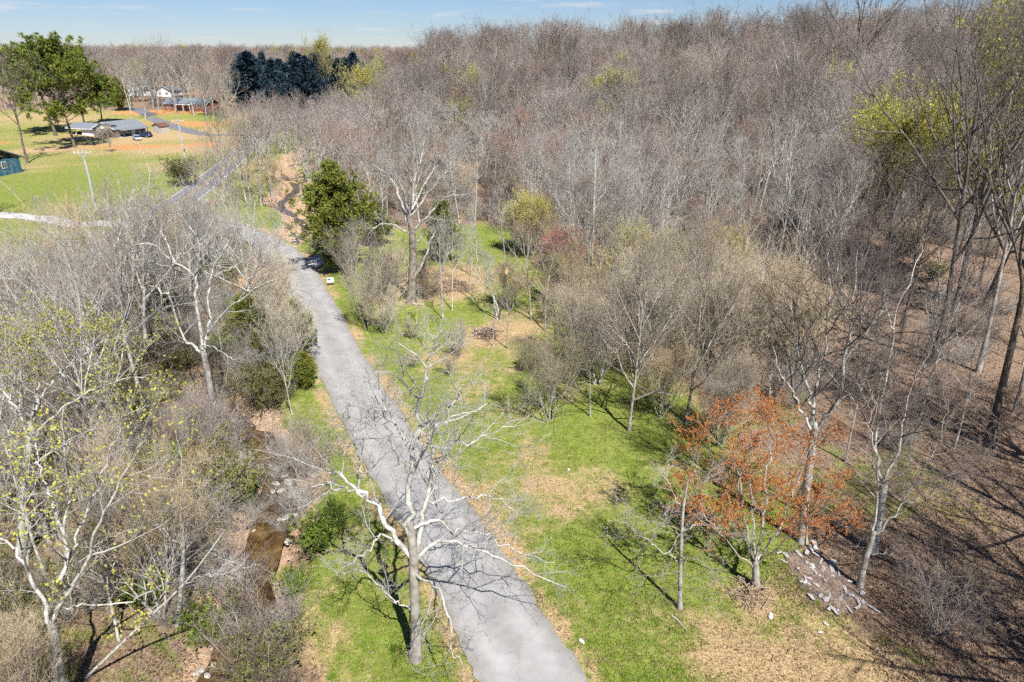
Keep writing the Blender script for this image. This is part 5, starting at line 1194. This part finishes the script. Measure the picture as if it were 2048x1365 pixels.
# grass tufts and fallen leaves of the near ground (sampled evenly over what the place shows)
L_GRASS = leaf_mat('grass_blades', [(0.10, 0.20, 0.010), (0.20, 0.295, 0.024), (0.34, 0.39, 0.075)], 0.8, 0.4)
L_DRY = leaf_mat('dry_blades', [(0.26, 0.18, 0.09), (0.42, 0.31, 0.17), (0.55, 0.44, 0.27)], 2.0, 0.2)
L_LITTER = leaf_mat('fallen_leaves', [(0.12, 0.075, 0.047), (0.22, 0.15, 0.10), (0.35, 0.255, 0.185)], 4.0, 0.1)
rg = np.random.default_rng(404)
gd_x, gd_y, _ = ground_at(1645, 1165)
n_ = 120000
pxs = rg.uniform(-20, 2070, n_); pys = 470 + 900 * rg.random(n_) ** 0.8
aa = PITCH + np.arctan((pys - 682.5) / FPX); fw = CAM_H / np.tan(aa); dep = fw * cos(PITCH) + CAM_H * sin(PITCH); X = (pxs - 1024) / FPX * dep; Y = fw
Zt = zones(X, Y); dl_ = polydist(X, Y, lane[::2] + [lane[-1]]); dc_ = polydist(X, Y, creek); dh_ = polydist(X, Y, highway[::3])
ok = (dl_ > 2.25 + 0.5 * rg.random(n_)) & (dc_ > 2.0) & (dh_ > 3.6)
Gz = hgt(X, Y)
lit_ = Zt['litter'] + (fbm(X, Y, 1.2, 91) - 0.5) * 1.2; dr_ = Zt['dry'] + (fbm(X, Y, 0.9, 93) - 0.5) * 1.1
def tufts(sel, per, hmin, hmax, m, name, label, cat, lean=0.45, fat=0.1):
    P = np.stack([X[sel], Y[sel], Gz[sel] - 0.01], 1); P = np.repeat(P, per, 0) + np.concatenate([rg.normal(size=(len(P) * per, 2)) * 0.07, np.zeros((len(P) * per, 1))], 1)
    D = rg.normal(size=P.shape) * lean; D[:, 2] = 1
    Ls = rg.uniform(hmin, hmax, len(P)); s = Soup(); s.blades(P, D, Ls, Ls * fat, rng=rg)
    o = link(name, s.mesh(name, [m], smooth=False)); tag(o, label, cat, kind='stuff')
tufts(ok & (lit_ < 0.55) & (dr_ < 0.55), 4, 0.05, 0.15, L_GRASS, 'grass', 'short fresh green grass of the verge and meadow', 'grass')
tufts(ok & (lit_ < 0.6) & ((dr_ >= 0.40) | (rg.random(n_) < 0.22)) & (rg.random(n_) < 0.6), 3, 0.06, 0.17, L_DRY, 'dry_grass', 'straw-coloured dead grass among the green', 'grass', 0.9)
indeb = ((X - gd_x) ** 2 + (Y - gd_y) ** 2) < 7
sel = (ok & indeb) | (ok & ((lit_ >= 0.45) | (rg.random(n_) < 0.06))) | ((dl_ > 1.75) & (dl_ < 2.6) & (rg.random(n_) < 0.22))
P = np.stack([X[sel], Y[sel], Gz[sel] + 0.02], 1); P = np.repeat(P, 2, 0); P[:, :2] += rg.normal(size=(len(P), 2)) * 0.2
D = rg.normal(size=P.shape); D[:, 2] *= 0.25; s = Soup(); Ls = rg.uniform(0.08, 0.17, len(P)); s.blades(P, D, Ls, Ls * 0.35, rng=rg)
tag(link('leaf_litter', s.mesh('leaf_litter', [L_LITTER], smooth=False)), 'brown fallen leaves covering the floor of the wood', 'leaves', kind='stuff')

# single green bushes that show plainly
bushes = [(490, 1010, 1.25, 'bright green bush on the left creek bank above the amber pool'), (640, 1105, 1.3, 'bright green bush between creek and the big pale tree'), (668, 1060, 0.9, 'green bush nearest the lane left of the big pale tree'),
          (590, 1190, 0.9, 'small yellow-green bush on the right creek bank near the front'), (420, 1290, 1.0, 'yellow-green bush on the left bank in the lower left'), (300, 1210, 1.1, 'green bush in the shade of the forked corner tree'), 
          (200, 1140, 1.3, 'green bush behind the forked corner tree'), (455, 560, 1.6, 'olive-green bush near the lane junction'), (1058, 745, 1.2, 'dark green bush behind the fanning shrub'), (340, 960, 1.3, 'green bush in the middle of the creek thicket')]
for px, py, s_, lab in bushes:
    g = ground_at(px, py); place(PR['greenshrub'][int(px) % 2], 'green_bush', lab, 'bush', g, px, s_ * 0.62)
for px, py in ((792, 1306), (667, 1358)):
    g = ground_at(px, py); s = Soup(); n = 160
    P = np.zeros((n, 3)); P[:, :2] = rg.normal(size=(n, 2)) * 0.1; D = rg.normal(size=(n, 3)) * 0.6; D[:, 2] = 1; s.blades(P, D, rg.uniform(0.2, 0.36, n), np.full(n, 0.014), rng=rg)
    o = link('grass_tuft', s.mesh('grass_tuft', [L_SHRUB], smooth=False)); o.location = g
    tag(o, 'round dark green grass clump %s' % ('left of the pale tree trunk' if px > 700 else 'at the bottom edge left of the pale tree'), 'grass clump')

# ------------------------------------------------------------------ creek stones, logs, heaps, litter
def rock_mesh(seed, flatness=0.35):
    import bmesh
    r = np.random.default_rng(seed); bm = bmesh.new(); bmesh.ops.create_icosphere(bm, subdivisions=2, radius=1.0)
    ph = r.random((5, 4)) * 6
    for v in bm.verts:
        c = np.array(v.co); k = 1 + 0.16 * sum(sin(c @ (p[:3] - 3) * 0.9 + p[3]) for p in ph) / 1.6
        v.co = (c[0] * k * 1.3, c[1] * k, (round(c[2] * k * 3) / 3 * 0.5 + c[2] * k * 0.5) * flatness)
    me = bpy.data.meshes.new('stone'); bm.to_mesh(me); bm.free(); me.materials.append(STONE)
    return me
rocks = [rock_mesh(i) for i in range(5)]
rk = np.random.default_rng(12)
STONES = {}
spots = [(540, 932, 26), (556, 938, 30), (548, 950, 24), (566, 952, 26), (575, 966, 28), (552, 968, 26), (562, 982, 24), (545, 984, 22), (583, 990, 22), (572, 1034, 34), (558, 1040, 20), (590, 1030, 18), (398, 1345, 34), (428, 1330, 22), (415, 1352, 24), (508, 1062, 14), (545, 1225, 12), (552, 1256, 10), (585, 1210, 12), (470, 842, 16), (455, 830, 14), (440, 815, 12), (578, 470, 9), (588, 478, 9), (570, 462, 8)]
for j, (px, py, w) in enumerate(spots):
    x, y = flat(px, py, WATER_Z); z = max(WATER_Z, ground_z(x, y))
    o = link('creek_stone', rocks[j % 5]); o.location = (x, y, z + 0.02); sc_ = w * y * 1.08 / FPX * 0.5 / 1.5; o.scale = (sc_, sc_ * 0.8, sc_ * 0.8); o.rotation_euler = (rk.normal() * 0.1, rk.normal() * 0.1, rk.random() * 6)
    where_ = 'in the white ledge of the creek' if 925 < py < 1000 else 'beside the middle pool of the creek' if py < 1070 and py > 1000 else 'at the bottom edge by the creek' if py > 1300 else 'right of the amber pool' if py > 1200 else 'at the creek bend above the white ledge' if py > 700 else 'in the far creek bend left of the cedar'
    tag(o, ('broad' if w > 25 else 'small') + ' pale limestone slab ' + where_, 'stone', 'creek stones ' + where_)
    STONES.setdefault(o['label'], []).append((px, o))
for lab, lst in STONES.items():
    lst.sort(key=lambda t: t[0])
    for j, (_, o) in enumerate(lst):
        if len(lst) > 1: o['label'] = lab + ', ' + ORD[j] + ' from left'

def log_thing(name, label, pts, r0, r1, m=DEADW):
    b = np.array(pts[0]); l = limb([np.array(p) - b for p in pts], r0, r1, 8, 0.02); s = Soup(); s.tubes(l['P'], l['R'], 8)
    o = link(name, s.mesh(name, [m])); o.location = tuple(b); tag(o, label, 'log')
def gp(px, py, dz=0.1): g = ground_at(px, py); return (g[0], g[1], g[2] + dz)
log_thing('fallen_log', 'fallen log lying at the foot of the vine-wrapped old tree', [gp(812, 606), gp(830, 612), gp(850, 614)], 0.22, 0.16)
log_thing('fallen_log', 'pale fallen branch across the grass behind the big pale tree', [gp(890, 848), gp(930, 835), gp(975, 815)], 0.09, 0.04, SHEDW)
log_thing('fallen_branch', 'thin dead branch lying in the front grass right of the lane', [gp(1342, 1245, .04), gp(1360, 1258, .05), gp(1374, 1268, .04)], 0.04, 0.02, SHEDW)
# brush heap
def heap(px, py, rad, n, label, m=DEADW, hgt_=0.7, r=0.025):
    g = ground_at(px, py); q = np.random.default_rng(int(px)); s = Soup()
    a = q.random(n) * 6.28; R = rad * np.sqrt(q.random(n)); C = np.stack([R * np.cos(a), R * np.sin(a), hgt_ * (1 - (R / rad) ** 2) * q.random(n) + 0.03], 1)
    d = q.normal(size=(n, 3)); d[:, 2] *= 0.35; d = unit(d) * (0.3 + 0.5 * q.random((n, 1))); P = np.stack([C - d, C + q.normal(size=(n, 3)) * 0.06, C + d], 1); P[:, :, 2] = np.maximum(P[:, :, 2], 0.0)
    s.tubes(P, np.full((n, 3), r) * np.array([1, 0.9, 0.6]) * (0.5 + q.random((n, 1))), 4)
    o = link('brush_heap', s.mesh('brush_heap', [m])); o.location = g; tag(o, label, 'brush heap'); return o
heap(975, 672, 1.3, 130, 'heap of dead brown branches in the middle of the meadow', r=0.035)
heap(905, 577, 2.6, 160, 'low heap of brown branches behind the thin pale saplings', hgt_=0.5, r=0.03)
heap(1390, 1045, 1.2, 110, 'tangle of brown dead branches behind the small bare tree', hgt_=0.9)
heap(1500, 1200, 1.0, 120, 'leafy brown brush at the foot of the orange-budded maple', hgt_=0.35, r=0.018)
# broken stem
gb = ground_at(998, 640)
bt = thing('broken_tree', 'broken dark stem with a fresh orange split top in the meadow', 'tree', gb)
F = gb[1]; g0 = np.array(gb)
l = limb([np.array([0, 0, -0.2])] + [p - g0 for p in W3([(1002, 610, F), (1010, 575, F), (1012, 548, F)])], 0.12, 0.09, 8); s = Soup(); s.tubes(l['P'], l['R'], 8); link('trunk', s.mesh('trunk', [B_DARK]), bt)
tp = at(1012, 549, F) - g0; s = Soup(); q = np.random.default_rng(4); A = tp + q.normal(size=(9, 3)) * 0.05; s.spikes(A, A + np.array([0, 0, 1]) * q.uniform(0.3, 0.8, (9, 1)) + q.normal(size=(9, 3)) * 0.06, 0.07); link('split_top', s.mesh('split_top', [TAN_BREAK]), bt)
l2 = limb([np.array([0.1, 0, 0.3])] + [p - g0 for p in W3([(990, 600, F + .3), (972, 570, F + .5)])], 0.12, 0.04, 6); s = Soup(); s.tubes(l2['P'], l2['R'], 6); link('limb', s.mesh('limb', [B_PALE]), bt)

# white debris heap by the orange maple
gd = ground_at(1645, 1165); dh_o = thing('debris_heap', 'heap of splintered white boards and brown rubbish at the wood edge', 'debris heap', gd)
q = np.random.default_rng(8); P0 = np.array(ground_at(1590, 1105)); P1 = np.array(ground_at(1705, 1220)); ax = unit(P1 - P0); ax[2] = 0; sd = np.array([ax[1], -ax[0], 0])
V = []; nn = 22
for i in range(nn):
    for j in range(nn):
        u, v = i / (nn - 1) * 2 - 1, j / (nn - 1) * 2 - 1
        rr = 1 - max(abs(u), abs(v)) ** 3; w_ = (np.linalg.norm(P1 - P0) * 0.52 * u * (1 + 0.12 * sin(5 * v)) * ax + 1.5 * v * (1 + 0.15 * sin(4 * u + 1)) * sd)
        V.append((w_[0], w_[1], ground_z(gd[0] + w_[0], gd[1] + w_[1]) - gd[2] - 0.13 + 0.12 * sst(0, 0.5, rr + 0.7 * (vnoise(np.array([w_[0]]), np.array([w_[1]]), 0.7, 8)[0] - 0.6)) + 0.16 * rr * (0.1 + vnoise(np.array([w_[0]]), np.array([w_[1]]), 0.35, 3)[0])))
ii = np.arange(nn * nn).reshape(nn, nn); link('rubbish_bed', raw_mesh('rubbish_bed', np.array(V), [np.stack([ii[:-1, :-1], ii[:-1, 1:], ii[1:, 1:], ii[1:, :-1]], -1).reshape(-1, 4)], [DEBR]), dh_o)
bms = []
for i in range(4):
    L_ = (0.3, 0.45, 0.7, 0.2)[i]; gme = Geo().poly([(-L_, -0.10, 0), (L_ * 0.8, -0.17, 0), (L_, 0.05, 0), (-L_ * 0.7, 0.19, 0), (-L_, -0.10, 0.02), (L_ * 0.8, -0.17, 0.02), (L_, 0.05, 0.02), (-L_ * 0.7, 0.19, 0.02)], [(3, 2, 1, 0), (4, 5, 6, 7), (0, 1, 5, 4), (1, 2, 6, 5), (2, 3, 7, 6), (3, 0, 4, 7)])
    o = gme.build('board', BOARDW, dh_o); bms.append(o)
base_ang = math.atan2(ax[1], ax[0])
allb_ = bms + [bms[int(q.integers(0, 4))].copy() for _ in range(52)]
for j, o in enumerate(allb_):
    if j >= 4: COL.objects.link(o); o.parent = dh_o
    u, v = q.uniform(-1, 1), q.uniform(-1, 1)
    w_ = np.linalg.norm(P1 - P0) * 0.52 * u * ax + 1.45 * v * sd
    o.location = (w_[0], w_[1], ground_z(gd[0] + w_[0], gd[1] + w_[1]) - gd[2] + 0.07 + 0.06 * q.random()); o.rotation_euler = (q.normal() * 0.15, q.normal() * 0.06, base_ang + q.normal() * (0.5 if j % 4 else 1.4)); sc_ = q.uniform(0.5, 1.1); o.scale = (sc_ * 0.62, q.uniform(0.3, 0.9), 1)

def crumple(name, px, py, size, m, label, seed, extra=None):
    g = ground_at(px, py); o = link(name, rock_mesh(seed, 0.55)); o.data.materials[0] = m; o.location = (g[0], g[1], g[2] + size * 0.15); o.scale = (size * 0.33, size * 0.2, size * 0.25); o.rotation_euler = (0, 0, seed); tag(o, label, 'rubbish')
    if extra: link('print_patch', rock_mesh(seed + 1, 0.5), o).data.materials[0] = extra; o.children[0].location = (0.3, -0.1, 0.32); o.children[0].scale = (0.4, 0.5, 0.5)
crumple('plastic_bag', 1540, 1240, 0.5, PLASTIC, 'crumpled white plastic bag with an orange spot below the debris heap', 61, ORANGEP)
crumple('plastic_scrap', 1648, 1260, 0.3, PLASTIC, 'small white plastic scrap on the dry grass below the debris heap', 62)
crumple('plastic_scrap', 1640, 1268, 0.22, PLASTIC, 'smaller white scrap beside the first scrap on the dry grass', 63)
crumple('bottle_scrap', 1138, 941, 0.28, PLASTIC, 'pale bluish scrap in the tall grass mid-meadow', 64)
crumple('paper_scrap', 1163, 1290, 0.4, PLASTIC, 'flat pale scrap beside the lane at the lower right', 65)

# ------------------------------------------------------------------ signs, poles, cars, houses
def sign(px, py, w, h, m, label, stripe=None, rz=0.0, leg=0.35):
    g = ground_at(px, py); o = thing('yard_sign', label, 'sign', g, rz)
    Geo().box(-w / 2, w / 2, -0.02, 0.02, leg, leg + h).build('panel', m, o)
    for s_ in (-1, 1): Geo().cyl((s_ * w * 0.38, 0.035, -0.1), (s_ * w * 0.38, 0.035, leg + h), 0.02, 0.02, 6).build('leg', DARKM, o)
    if stripe:
        Geo().box(-w * 0.42, w * 0.05, -0.027, -0.022, leg + h * 0.45, leg + h * 0.85).build('print', stripe, o); Geo().box(-w * 0.42, w * 0.42, -0.027, -0.022, leg + h * 0.1, leg + h * 0.2).build('print', stripe, o)
sign(662, 574, 0.75, 0.6, SIGNW, 'small white and blue yard sign on the verge below the cedar', SIGNB, 0.2)
sign(414, 410, 0.85, 0.6, SIGNW, 'white yard sign beside the two-lane road', SIGNB, 0.1)
sign(428, 412, 0.7, 0.7, SIGNR, 'red yard sign beside the white one at the two-lane road', None, 0.1)

def pole(px, py, ytop, label, armw=2.7):
    g = ground_at(px, py); H = at(px, ytop, g[1])[2] - g[2]; o = thing('utility_pole', label, 'utility pole', g, 0.12)
    Geo().cyl((0, 0, -0.5), (0, 0, H), 0.19, 0.13, 12).build('pole', POLEM, o)
    arm = Geo().box(-armw / 2, armw / 2, -0.24, -0.12, H - 0.55, H - 0.38).build('crossarm', SHEDW, o)
    for x in (-armw * 0.45, -armw * 0.22, armw * 0.22, armw * 0.45): Geo().cyl((x, -0.18, H - 0.38), (x, -0.18, H - 0.18), 0.05, 0.03, 8).build('insulator', WHITE, arm)
    for s_ in (-1, 1): Geo().cyl((s_ * armw * 0.3, -0.18, H - 0.55), (0, -0.16, H - 1.2), 0.02, 0.02, 5).build('brace', POLEM, o)
    Geo().cyl((0.24, -0.12, H * 0.25), (0.24, -0.12, H * 0.25 + 0.5), 0.16, 0.16, 10).build('meter_can', DARKM, o)
    Geo().box(0.14, 0.22, -0.16, -0.06, H * 0.5, H * 0.85).build('conduit', SHEDW, o)
    return o
pole(197, 437, 300, 'nearer pale utility pole with crossarm standing by the gravel drive')
pole(371, 324, 238, 'farther pale utility pole with crossarm on the field near the two-lane road')

def car(px, py, rz, paint, label, suv=True):
    g = ground_at(px, py); o = thing('parked_car', label, 'car', g, rz)
    Lc, Wc = 4.5, 1.8; hb = 0.95 if suv else 0.85; hr = 1.7 if suv else 1.42
    prof = [(-2.25, 0.35), (2.2, 0.35), (2.25, 0.6), (2.15, 0.82), (1.1, hb), (-2.1, hb + 0.03), (-2.25, 0.8)]
    Geo().prism(prof, 'y', -Wc / 2, Wc / 2).build('body', paint, o, 0.05)
    cab = [(1.0, hb - 0.02), (0.35, hr), (-1.6 if suv else -1.0, hr), (-2.0 if suv else -1.75, hb)]
    Geo().prism(cab, 'y', -Wc / 2 + 0.12, Wc / 2 - 0.12).build('cabin', GLASS, o, 0.04)
    Geo().box(-1.6 if suv else -1.0, 0.36, -Wc / 2 + 0.1, Wc / 2 - 0.1, hr - 0.02, hr + 0.05).build('roof', paint, o, 0.02)
    for x in (-1.35, 1.4):
        for s_ in (-1, 1):
            y = s_ * (Wc / 2 - 0.05); w = thing.__call__ if False else None
            ty = Geo().cyl((x, y - 0.1, 0.33), (x, y + 0.1, 0.33), 0.33, 0.33, 14).build('wheel', TYRE, o); Geo().cyl((x, y + s_ * 0.1, 0.33), (x, y + s_ * 0.125, 0.33), 0.2, 0.18, 10).build('rim', RIM, ty)
    for s_ in (-1, 1): Geo().box(2.17, 2.27, s_ * 0.62 - 0.16, s_ * 0.62 + 0.16, 0.62, 0.76).build('headlight', WHITE, o)
    for s_ in (-1, 1): Geo().box(-2.28, -2.2, s_ * 0.68 - 0.12, s_ * 0.68 + 0.12, 0.62, 0.84).build('tail_light', SIGNR, o)
car(291, 275, 2.9, BLUECAR, 'dark blue car parked on the orange dirt beside the shed')
car(275, 281, -0.9, SILVERCAR, 'silver-blue car parked before the brick house porch', False)

def window(parent, c, w, h, face='y', name='window'):
    """window on a -y face, centred at c"""
    x, y, z = c
    f = Geo().box(x - w / 2, x + w / 2, y - 0.07, y + 0.02, z - h / 2, z + h / 2).build(name, WHITE, parent) if face == 'y' else Geo().box(x - 0.02, x + 0.07, y - w / 2, y + w / 2, z - h / 2, z + h / 2).build(name, WHITE, parent)
    for s_ in (-1, 1):
        if face == 'y': Geo().box(x + s_ * w * 0.23 - w * 0.19, x + s_ * w * 0.23 + w * 0.19, y - 0.09, y - 0.074, z - h * 0.42, z + h * 0.42).build('pane', GLASS, f)
        else: Geo().box(x + 0.074, x + 0.09, y + s_ * w * 0.23 - w * 0.19, y + s_ * w * 0.23 + w * 0.19, z - h * 0.42, z + h * 0.42).build('pane', GLASS, f)

def gable_roof(o, x0, x1, y0, y1, z, rise, along='y', over=0.45, m=ROOF, th=0.16, name='roof'):
    if along == 'y':
        xm = (x0 + x1) / 2; k = rise / (xm - x0); e = over
        prof = [(x0 - e, z - k * e), (xm, z + rise), (x1 + e, z - k * e), (x1 + e, z - k * e + th), (xm, z + rise + th), (x0 - e, z - k * e + th)]
        return Geo().prism(prof, 'y', y0 - e, y1 + e).build(name, m, o)
    ym = (y0 + y1) / 2; k = rise / (ym - y0); e = over
    prof = [(y0 - e, z - k * e), (ym, z + rise), (y1 + e, z - k * e), (y1 + e, z - k * e + th), (ym, z + rise + th), (y0 - e, z - k * e + th)]
    return Geo().prism(prof, 'x', x0 - e, x1 + e).build(name, m, o)

# brick house with white carport wing
gh = ground_at(211, 275); o = thing('brick_house', 'brown brick house with grey roof and white carport wing beside the pines', 'house', (gh[0], gh[1], gh[2]), -0.36)
w2, ln = 4.4, 11.5
Geo().box(-w2, w2, 0, ln, -0.6, 2.45).build('wall', BRICK, o)
Geo().prism([(-w2 - 0.004, 2.454), (w2 + 0.004, 2.454), (0, 4.15)], 'y', -0.012, 0.3).build('gable', WHITE, o)
rf = gable_roof(o, -w2, w2, 0, ln, 2.5, 1.85); 
for s_ in (-1, 1):
    Geo().poly([(0, -0.49, 4.28), (s_ * (w2 + 0.47), -0.49, 2.27), (s_ * (w2 + 0.47), -0.49, 2.5), (0, -0.49, 4.52), (0, -0.455, 4.28), (s_ * (w2 + 0.47), -0.455, 2.27), (s_ * (w2 + 0.47), -0.455, 2.5), (0, -0.455, 4.52)], [(0, 1, 2, 3), (7, 6, 5, 4), (0, 4, 5, 1), (1, 5, 6, 2), (2, 6, 7, 3), (3, 7, 4, 0)]).build('bargeboard', WHITE, rf)
window(o, (-2.3, 0, 1.5), 1.6, 1.15); window(o, (2.2, 0, 1.5), 1.6, 1.3)
for y in (2.0, 5.0, 8.4): window(o, (w2, y, 1.5), 1.3, 1.4, 'x')
d_ = Geo().box(w2 - 0.02, w2 + 0.06, 6.3, 7.3, 0.1, 2.1).build('door', WHITE, o); Geo().cyl((w2 + 0.06, 6.42, 1.0), (w2 + 0.12, 6.42, 1.0), 0.05, 0.05, 6).build('handle', DARKM, d_)
Geo().box(w2 + 0.003, w2 + 2.4, 1.0, ln - 1, -0.4, 0.12).build('porch_floor', SHEDW, o)
prf = Geo().poly([(w2 + 0.1, 0.6, 2.44), (w2 + 2.7, 0.6, 2.05), (w2 + 2.7, ln - 0.6, 2.05), (w2 + 0.1, ln - 0.6, 2.44), (w2 + 0.1, 0.6, 2.56), (w2 + 2.7, 0.6, 2.18), (w2 + 2.7, ln - 0.6, 2.18), (w2 + 0.1, ln - 0.6, 2.56)], [(3, 2, 1, 0), (4, 5, 6, 7), (0, 1, 5, 4), (1, 2, 6, 5), (2, 3, 7, 6), (3, 0, 4, 7)]).build('porch_roof', ROOF, o)
for y in (1.2, 4.2, 7.2, 10.2): Geo().box(w2 + 2.2, w2 + 2.36, y - 0.08, y + 0.08, 0.12, 2.1).build('porch_post', TEAL, o)
Geo().box(-11.2, -w2 - 0.02, 1.2, 7.4, -0.6, 2.2).build('garage_wall', WHITE, o)
gable_roof(o, -17.0, -w2 - 0.6, 1.0, 7.6, 2.25, 1.2, 'x', name='carport_roof')
Geo().box(-17.4, -w2 - 0.5, 0.5, 0.56, 1.94, 2.16).build('fascia', WHITE, o)
for x in (-16.6, -13.9): Geo().box(x - 0.1, x + 0.1, 1.2, 1.4, -0.5, 2.2).build('carport_post', WHITE, o)
Geo().box(-16.8, -11.3, 7.0, 7.2, -0.5, 2.2).build('carport_back_wall', BRICK, o)

# shed
gs = ground_at(315, 266); o = thing('garden_shed', 'small weathered board shed with rusty brown roof on the orange dirt', 'shed', gs, -0.45)
Geo().box(-1.75, 1.75, 0, 3.2, -0.3, 2.0).build('wall', SHEDW, o); Geo().prism([(-1.75, 2.003), (1.75, 2.003), (0, 2.75)], 'y', -0.004, 3.2).build('gable', SHEDW, o)
gable_roof(o, -1.75, 1.75, 0, 3.2, 2.05, 0.8, 'y', 0.3, SHEDR, 0.12)
d_ = Geo().box(-0.75, 0.75, -0.05, 0.02, 0.0, 1.75).build('door', POLEM, o); Geo().box(-0.04, 0.04, -0.09, -0.055, 0.75, 0.95).build('handle', DARKM, d_)

# blue house at the left edge
gl = ground_at(-42, 358); o = thing('blue_house', 'blue house with grey roof and white-posted porch at the left edge', 'house', gl, -0.12)
Geo().box(-12, 2.6, 0.8, 9, -0.3, 3.3).build('wall', TEAL, o); Geo().box(-12, 3.0, -1.6, 0.76, -0.5, 0.85).build('porch_base', STONE, o)
gable_roof(o, -12, 2.6, -1.2, 9.6, 3.3, 2.1, 'x', 0.45)
for x in (-9.5, -6.0, -2.6, 0.6, 2.5): Geo().box(x - 0.12, x + 0.12, -1.3, -1.06, 0.853, 3.2).build('porch_post', WHITE, o)
Geo().box(-11.9, 2.8, -1.22, -1.14, 1.55, 1.65).build('rail', WHITE, o)
for x in (-8, -4.4, 0.9): window(o, (x, 0.8, 2.1), 1.3, 1.4)
window(o, (2.6, 4.5, 2.2), 1.3, 1.4, 'x')
# houses beyond the side road
g_ = ground_at(268, 192); o = thing('white_house', 'tall white gabled house among bare trees behind the pines', 'house', g_, -0.3)
Geo().box(-3.2, 3.2, 0, 8, -0.6, 5.2).build('wall', WHITE, o); Geo().prism([(-3.2, 5.203), (3.2, 5.203), (0, 7.6)], 'y', -0.004, 8).build('gable', WHITE, o); gable_roof(o, -3.2, 3.2, 0, 8, 5.25, 2.4)
Geo().box(-2.6, -1.7, 2.4, 3.3, 6, 9.2).build('chimney', WHITE, o)
Geo().box(3.2, 8.5, 1, 7, -0.6, 2.8).build('wing_wall', WHITE, o); gable_roof(o, 3.9, 8.5, 1, 7, 2.85, 1.3, 'x', name='wing_roof')
for x, z in ((-1.5, 1.6), (1.5, 1.6), (0, 4.2)): window(o, (x, 0, z), 1.0, 1.4)
window(o, (5.8, 1, 1.5), 1.2, 1.2)
g_ = ground_at(328, 194); o = thing('white_house', 'low white gabled house behind the red brick house', 'house', g_, -0.15)
Geo().box(-3.6, 3.6, 0, 9, -0.6, 2.5).build('wall', WHITE, o); Geo().prism([(-3.6, 2.503), (3.6, 2.503), (0, 4.2)], 'y', -0.004, 9).build('gable', WHITE, o); gable_roof(o, -3.6, 3.6, 0, 9, 2.55, 1.75); window(o, (-1.6, 0, 1.4), 1.1, 1.1); window(o, (1.6, 0, 1.4), 1.1, 1.1)
g_ = ground_at(372, 222); o = thing('brick_house', 'long red brick house under the bare trees across the side road', 'house', g_, -0.2)
Geo().box(-9.5, 9.5, 0, 8, -0.8, 2.5).build('wall', REDBRICK, o); gable_roof(o, -9.5, 9.5, 0, 8, 2.5, 1.9, 'x'); Geo().box(3.2, 8.6, -0.3, 0.0 - 0.003, -0.8, 2.5).build('front_bay', REDBRICK, o)
Geo().box(-3.3, 3.1, -1.6, -0.004, 2.2, 2.42).build('porch_roof', WHITE, o)
for x in (-3.1, 0, 2.9): Geo().box(x - 0.09, x + 0.09, -1.5, -1.32, -0.6, 2.2).build('porch_post', WHITE, o)
for x in (-7.4, -4.8, 1.6): window(o, (x, 0, 1.4), 1.3, 1.2)
for x in (4.7, 7.1): window(o, (x, -0.3, 1.4), 1.2, 1.2)
d_ = Geo().box(-1.6, -0.6, -0.06, 0.02, -0.3, 1.9).build('door', WHITE, o)

# loose pale stones along the creek bed
rq = np.random.default_rng(71); pc = catmull(cz, 900); sel = rq.integers(0, 620, 420)
cg = bpy.data.collections.new('creek_stone_kinds')
for i in range(5): cg.objects.link(bpy.data.objects.new('kind_%02d' % i, rocks[i]))
off = rq.normal(size=(420, 2)) * 1.1; gxs = pc[sel, 0] + off[:, 0]; gys = pc[sel, 1] + off[:, 1]; gzs = np.maximum(hgt(gxs, gys), WATER_Z - 0.05)
kk = polydist(gxs, gys, lane[::2]) > 2.6
scatter('creek_gravel', np.stack([gxs, gys, gzs, 0.05 + 0.16 * rq.random(420) ** 2, rq.random(420) * 6.28, rq.integers(0, 5, 420)], 1)[kk], cg, 'loose pale stones strewn along the creek bed', 'gravel')
